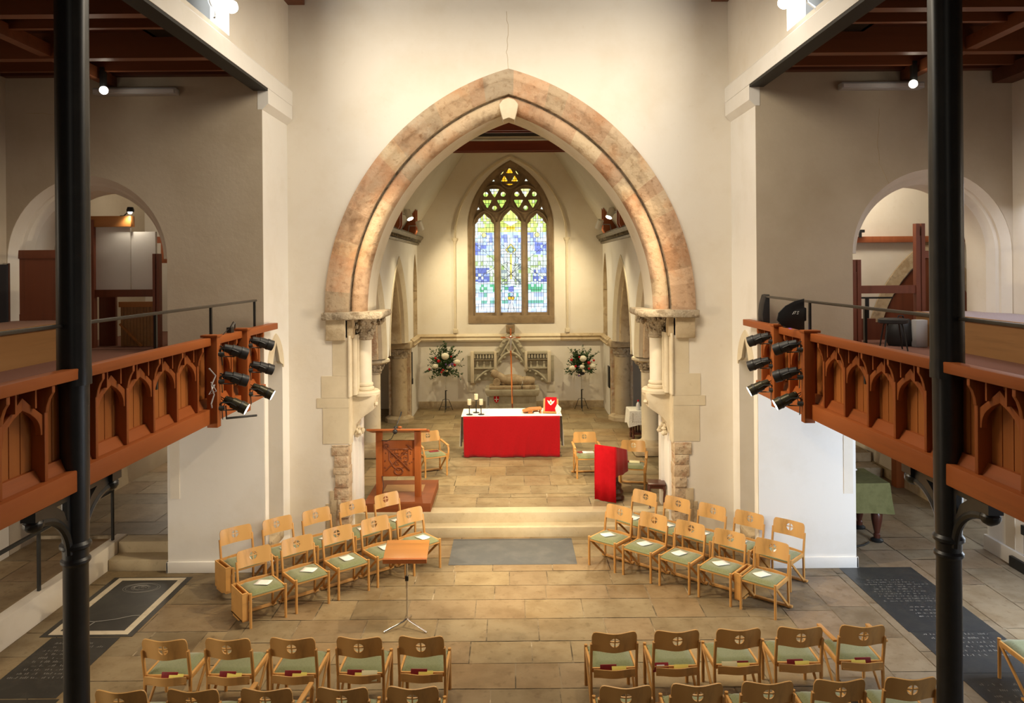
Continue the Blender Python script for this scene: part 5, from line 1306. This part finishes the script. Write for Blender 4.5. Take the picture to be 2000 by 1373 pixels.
o.location = (LP[0], LP[1], .345); o.rotation_euler = (0, 0, LZ); tag(o, 'long red cloth falling to the floor in front of the lectern', 'cloth')
rows = []
for i in range(9):
    y = -.246 + .484 * i / 8; w = .006 * sin(i * 1.9)
    rows.append([(.2, y, top(y) + .003), (.213, y, top(y) + .001), (.217 + w * .6, y, .75), (.222 + w * 1.5, y, .47 + .01 * sin(i))])
m = MB(); m.strip(rows); o = m.build('side_fall', red); md = o.modifiers.new('thickness', 'SOLIDIFY'); md.thickness = .004  # darker red than the long fall: side's shade put into the colour
o.location = (LP[0], LP[1], .345); o.rotation_euler = (0, 0, LZ); tag(o, 'shorter red cloth with painted-in shade hanging at the right side of the lectern', 'cloth')
# small dark stool
t = thing('stool', 'small dark mahogany stool with curved legs right of the red lectern', 'stool', (2.56, 13.12, .34), -.15)
MB().box(-.155, .155, -.16, .16, .40, .43).build('top', mahog, t, bev=.008); MB().box(-.135, .135, -.14, .14, .345, .40).build('apron', mahog, t)
for x in (-1, 1):
    for y in (-1, 1): MB().tube([(x * .12, y * .125, .40), (x * .135, y * .14, .30), (x * .12, y * .125, .12), (x * .122, y * .127, .03), (x * .135, y * .14, .0)], [.028, .024, .016, .015, .02], 8).build('leg', mahog, t)
# side table with lace cloth
t = thing('side_table', 'dark wooden side table behind the right chancel column', 'table', (3.30, 18.25, .34))
for x in (-.33, .33):
    for y in (-.2, .2): MB().lathe([(.03, 0), (.035, .1), (.022, .13), (.03, .17), (.028, .7)], (x, y, 0), 10).build('leg', mahog, t)
MB().box(-.38, .38, -.25, .25, .70, .73).build('top', mahog, t); MB().box(-.33, .33, -.2, .2, .14, .17).build('stretcher', mahog, t)
m = MB()
for k in range(7): m.box(-.25 + k * .07, -.21 + k * .07, -.02, .02, .17, .7)
m.build('slats', mahog, t)
rows = []
base = [(-.42, -.29), (-.2, -.285), (.0, -.285), (.2, -.285), (.42, -.29), (.41, 0), (.42, .29), (0, .285), (-.42, .29), (-.41, 0)]
for z, k, dp in ((.738, 1, 0), (.73, 1.02, 0), (.55, 1.06, 1), (.40, 1.10, 1)):
    rows.append([(a * k, b * k + .01 * sin(i * 2.1) * dp, z - (.06 if (dp and i in (0, 4, 6, 8) and z < .45) else 0)) for i, (a, b) in enumerate(base)])
m = MB(); m.strip(rows, close=True); m.face(rows[0]); o = m.build('lace_cloth', lace); o.location = (3.30, 18.25, .342); tag(o, 'white lace-edged cloth on the side table behind the right column', 'cloth')
m = MB()
for k in range(16): m.ball((-.36 + k * .048, -.312, .475), .011, (1, .3, 1), 5)
for k in range(6): m.ball((-.36, -.311, .50 + k * .035), .010, (1, .3, 1), 5)
m.build('openwork', lacegap, o)
t = thing('bottle', 'clear plastic bottle with a red cap on the lace-covered side table', 'bottle', (3.10, 18.1, 1.084))
bd = MB().lathe([(.045, 0), (.05, .01), (.05, .12), (.035, .16), (.018, .18), (.018, .2)], n=16).build('body', clearp, t); MB().lathe([(.02, .2), (.02, .235), (.012, .24)], n=12).build('cap', redbright, bd)
# speaking stand in the nave
t = thing('reading_stand', 'reading stand with a slanted wooden desk on a thin metal pole and tripod', 'lectern', (-1.345, 9.46, 0), 0)
mt = Matrix.Translation((0, 0, .98)) @ Matrix.Rotation(R(19), 4, 'X')
MB().box(-.275, .275, -.19, .19, -.018, .012, mt).build('desk', deskwood, t, bev=.004); MB().box(-.275, .275, -.205, -.175, -.03, .035, mt).build('ledge', lecwood_x, t, bev=.004)
MB().cyl((0, 0, .12), (0, 0, .97), .010, n=10).build('pole', chrome, t); MB().cyl((0, 0, .50), (0, 0, .95), .014, n=10).build('sleeve', chrome, t); MB().box(-.02, .02, -.02, .02, .60, .66).build('collar', blackm, t)
for a in (R(208), R(330), R(88)): MB().tube([(0, 0, .115), (.05 * cos(a), .05 * sin(a), .09), (.31 * cos(a), .31 * sin(a), .012)], .011, 8).build('leg', chrome, t)
# flower arrangements on tall stands
def flowers(x, label, seed, big, reds, tall):
    y = 21.95
    t = thing('flower_stand', 'tall black metal flower stand %s' % label, 'stand', (x, y, .34), 0, 'flower stands')
    MB().cyl((0, 0, .3), (0, 0, 1.05), .012, n=8).build('pole', chrome, t); MB().cyl((0, 0, .05), (0, 0, .62), .02, n=8).build('lower_pole', blackm, t)
    m = MB()
    for k in range(3):
        a = 2 * pi * k / 3 - pi / 2; m.tube([(0, 0, .36), (.1 * cos(a), .1 * sin(a), .33), (.23 * cos(a), .23 * sin(a), .01)], .008, 6); m.tube([(0, 0, .12), (.17 * cos(a), .17 * sin(a), .13)], .006, 5)
    m.build('tripod', blackm, t); MB().box(.01, .05, -.01, .01, .6, .62).build('knob', blackm, t)
    f = thing('flower_arrangement', 'white, red and green flower arrangement %s' % label, 'flowers', (x, y, 1.38), 0, 'flower arrangements')
    MB().lathe([(.06, .0), (.10, .03), (.11, .1)], n=12).build('bowl', blackp, f)
    rnd = random.Random(seed); m = MB()
    def leafq(p, d, l, w):
        d = d.normalized(); a = d.cross(V((rnd.uniform(-1, 1), rnd.uniform(-1, 1), rnd.uniform(-1, 1)))).normalized()
        m.face([p, p + d * l * .5 + a * w, p + d * l, p + d * l * .5 - a * w])
    for k in range(150):
        a = rnd.uniform(0, 2 * pi); el = rnd.uniform(-.5, 1.45); L = rnd.uniform(.28, .52) * (1 + tall * .45 * max(0, sin(el)))
        d = V((cos(a) * cos(el), sin(a) * cos(el) * .55, sin(el))); base = V((0, 0, .25))
        tip = base + d * L + V((0, 0, -.08 if el < 0 else 0))
        if k % 3 == 0: m.tube([base, (base + tip) / 2 + V((0, 0, .02)), tip], .003, 3, cap=False)
        for q in range(11):
            f_ = rnd.uniform(.3, 1); p = base.lerp(tip, f_)
            leafq(p, d * .6 + V((rnd.uniform(-1, 1), rnd.uniform(-1, 1), rnd.uniform(-.7, .8))), rnd.uniform(.05, .105), rnd.uniform(.011, .022))
    for (tx, tz) in (tall and [(-.03, 1.02), (.0, .95), (.26, .90), (-.44, .82), (.46, .72), (-.60, .12), (-.45, -.10)] or [(.05, .86), (-.38, .80), (.5, .68), (-.2, .75), (.3, .78)]):
        p0 = V((0, 0, .3)); p1 = V((tx, -.1, tz)); m.tube([p0, p0.lerp(p1, .5) + V((tx * .1, 0, .05)), p1], .004, 4, cap=False)
        for q in range(34):
            p = p0.lerp(p1, rnd.uniform(.4, 1.02)); leafq(p, V((rnd.uniform(-1, 1), rnd.uniform(-.5, .5), rnd.uniform(-.3, 1))), rnd.uniform(.05, .09), rnd.uniform(.010, .018))
    m.build('foliage', leaf, f)
    for (bx, bz, r) in big: MB().ball((bx, -.30, bz), r, (1, .8, .85), 12, .06).build('white_bloom', bloomw, f)
    for (bx, bz, r) in reds: MB().ball((bx, -.33, bz), r, (1, .8, .9), 7, .2).build('red_bloom', bloomr, f)
    for k in range(7): MB().ball((rnd.uniform(-.12, .28), -.31, rnd.uniform(.02, .40)), rnd.uniform(.022, .04), (1, .7, 1), 6, .3).build('small_bloom', bloomc if k % 3 else bloomp, f)
# positions below come from the size of the arrangement itself (metres from the bowl)
flowers(-1.93, 'left of the tomb recess', 5, [(.02, .62, .115), (-.27, .33, .085), (.37, .44, .095)], [(-.17, .48, .05), (-.26, .57, .035), (.30, .37, .042), (.20, .61, .03), (-.44, .25, .035), (-.04, .22, .035), (-.09, .16, .03)], 1)
flowers(2.09, 'right of the tomb recess', 6, [(.02, .52, .105), (-.29, .24, .095), (.31, .30, .09), (-.01, .28, .075)], [(-.32, .49, .04), (.19, .40, .05), (.33, .47, .035), (-.20, .30, .04), (.19, .23, .035), (-.09, .57, .03)], 0)
# tomb recess with its broken canopy
t = thing('tomb_canopy', 'broken carved stone canopy fixed to the east wall above the tomb', 'canopy', (0, E0, 0))
def gb(m, x0, x1, z0, z1, d, y0=0): m.box(x0, x1, -d, y0, z0, z1)
for s in (-1, 1):
    m = MB(); gb(m, *sorted((s * .47, s * 1.17)), 1.98, 2.05, .20); gb(m, *sorted((s * .45, s * 1.19)), 1.80, 1.84, .16); gb(m, *sorted((s * .47, s * 1.19)), 1.535, 1.585, .18)
    gb(m, *sorted((s * .45, s * 1.18)), 1.2, 2.0, .07)
    m.build('canopy_block', greystone, t, bev=.006)
    m = MB(); gb(m, *sorted((s * 1.10, s * 1.20)), 1.13, 2.06, .22); m.build('pinnacle_post', cream, t, bev=.008)
    m = MB(); gb(m, *sorted((s * 1.2, s * 1.30)), 1.15, 1.92, .08); m.build('broken_edge', greystone, t, bev=.008)
    m = MB(); gb(m, *sorted((s * .42, s * .50)), 1.52, 2.06, .22); pp = m.build('pinnacle_post', cream, t, bev=.008); MB().ball((s * .46, -.14, 1.51), .075, (1, 1, .9), 8).build('pendant', cream, pp)
    m = MB()
    for k in range(7):
        x = s * (.55 + k * .088); m.box(x - .028, x + .028, -.19, -.06, 1.86, 1.96); m.ball((x, -.17, 1.97), .026, n=5)
    for k in range(3):
        x = s * (.60 + k * .2); m.lathe([(.05, 1.58), (.035, 1.64), (.018, 1.70), (.03, 1.73), (.0, 1.79)], (x, -.12, 0), 8)
    m.build('cresting', greystone, t)
    m = MB()
    cv = [(s * (1.12 - .56 * sin(a)), 1.13 + .40 * (1 - cos(a)) * 1.0) for a in [pi / 2 * k / 10 for k in range(11)]]
    cv = [(s * (1.10 - .62 * (k / 10) ** 1.0), 1.13 + .42 * (1 - (1 - k / 10) ** 1.9)) for k in range(11)]
    m.tube([(a, -.13, b) for a, b in cv], .042, 6); m.plate(cv + [(s * .5, 1.56), (s * 1.14, 1.56)], [], 'xz', -.10, -.02)
    for k in (2, 5, 8): m.ball((cv[k][0] - s * .03, -.13, cv[k][1] - .06), .05, (1, .8, 1), 7)
    m.build('half_arch', greystone, t)
    # gable rake with open quatrefoils
    m = MB(); m.bar((s * .44, -.14, 1.98), (s * .05, -.14, 2.60), .10, .05, (0, 1, 0)); m.bar((s * .30, -.12, 1.92), (s * .02, -.12, 2.40), .05, .04, (0, 1, 0))
    for k in range(4): m.ball((s * (.40 - .1 * k), -.17, 2.04 + .155 * k), .045, (1, .6, 1), 6)
    m.build('gable_rake', greystone, t)
    m = MB(); m.tube([(s * (.46 - .46 * k / 10), -.12, 1.60 + .42 * (1 - (1 - k / 10) ** 2) ) for k in range(11)], .045, 6)
    for k in (3, 6): m.ball((s * (.46 - .46 * k / 10), -.12, 1.60 + .42 * (1 - (1 - k / 10) ** 2) - .07), .045, (1, .8, 1), 6)
    m.build('arch_rib', greystone, t)
m = MB(); m.plate([(-.46, 1.62), (-.25, 1.9), (0, 2.03), (.25, 1.9), (.46, 1.62), (.46, 1.98), (.03, 2.6), (-.03, 2.6), (-.46, 1.98)], [], 'xz', -.08, 0)
m.tube([(.13 * cos(a), -.09, 2.17 + .13 * sin(a)) for a in [2 * pi * k / 16 for k in range(17)]], .028, 6); m.build('gable', greystone, t)
m = MB(); m.lathe([(.05, 2.55), (.09, 2.6), (.12, 2.72), (.14, 2.80), (.14, 2.86)], (0, -.10, 0), 8); m.box(-.13, .13, -.2, 0, 2.62, 2.86); m.build('finial', tracery_m, t, bev=.02)
for s, side in ((-1, 'left'), (1, 'right')):
    o = MB().box(-.125, .125, -.02, .0, 0, .31).build('wall_card', marbleb if False else cream_pale, bev=.003); o.location = (s * 1.205, E0, .82); tag(o, 'square cream panel under the %s end of the tomb canopy' % side, 'panel', 'cream wall panels')
t = thing('tomb_chest', 'grey stone tomb chest with a small red and white shield below the window', 'tomb', (.03, 21.85, .34))
MB().box(-.66, .70, -.36, .5, 0, .52).build('chest', greystone, t, bev=.01)
m = MB(); m.plate([(-.72, .52), (.76, .52), (.80, .64), (.80, .70), (-.78, .70), (-.78, .64)], [], 'xz', -.42, .5); m.build('slab', greystone, t, bev=.012)
MB().box(-.70, .74, -.40, .5, 0, .07).build('plinth', greystone, t, bev=.01)
sh = [(-.075, .10), (.075, .10), (.075, .0), (.05, -.06), (0, -.10), (-.05, -.06), (-.075, 0)]
MB().plate([(a - .45, b + .42) for a, b in sh], [], 'xz', -.385, -.36).build('shield', redbright, t); MB().box(-.51, -.39, -.39, -.383, .415, .435).box(-.46, -.44, -.39, -.383, .36, .5).build('shield_bars', linen, t)
t = thing('effigy', 'broken headless stone figure lying on the tomb chest', 'effigy', (.03, 21.75, 1.04))
m = MB(); m.box(-.66, .28, -.28, .3, 0, .10).box(.30, .68, -.28, .3, 0, .10); m.build('base_slab', effigy_m, t, bev=.025)
m = MB(); m.tube([(-.60, 0, .46), (-.54, 0, .44), (-.40, 0, .36), (-.24, 0, .26), (-.08, 0, .24), (.08, 0, .235), (.22, 0, .22), (.30, 0, .21)], [.09, .115, .125, .14, .155, .165, .15, .13], 14)
for v in m.bm.verts:
    v.co += V((random.uniform(-.008, .008), random.uniform(-.012, .012), random.uniform(-.012, .012)))
m.build('torso', effigy_m, t, angle=60)
m = MB(); m.tube([(.32, 0, .20), (.45, 0, .21), (.60, 0, .20), (.66, 0, .18)], [.13, .14, .13, .10], 14); m.build('legs', effigy_m, t, angle=60)
MB().tube([(-.44, -.2, .20), (-.44, .2, .20)], .11, 14).build('cushion', effigy_m, t); MB().ball((-.25, -.05, .15), .06, (1.3, 1, .8), 8, .1).build('broken_piece', effigy_m, t)
# wall tablets
tag(MB().box(2.77, 2.80, 20.95, 21.25, 1.15, 1.75).build('tablet', blackp, bev=.004), 'dark framed tablet on the right chancel wall beside the flowers', 'tablet')
tag(MB().box(-2.80, -2.78, 21.0, 21.06, 1.45, 2.2).build('cable_strip', blackp), 'thin dark strip on the left chancel wall', 'strip')
tag(MB().box(-2.80, -2.77, 20.98, 21.08, 1.3, 1.45).build('switch', blackp), 'small dark switch box below the strip on the left chancel wall', 'switch')
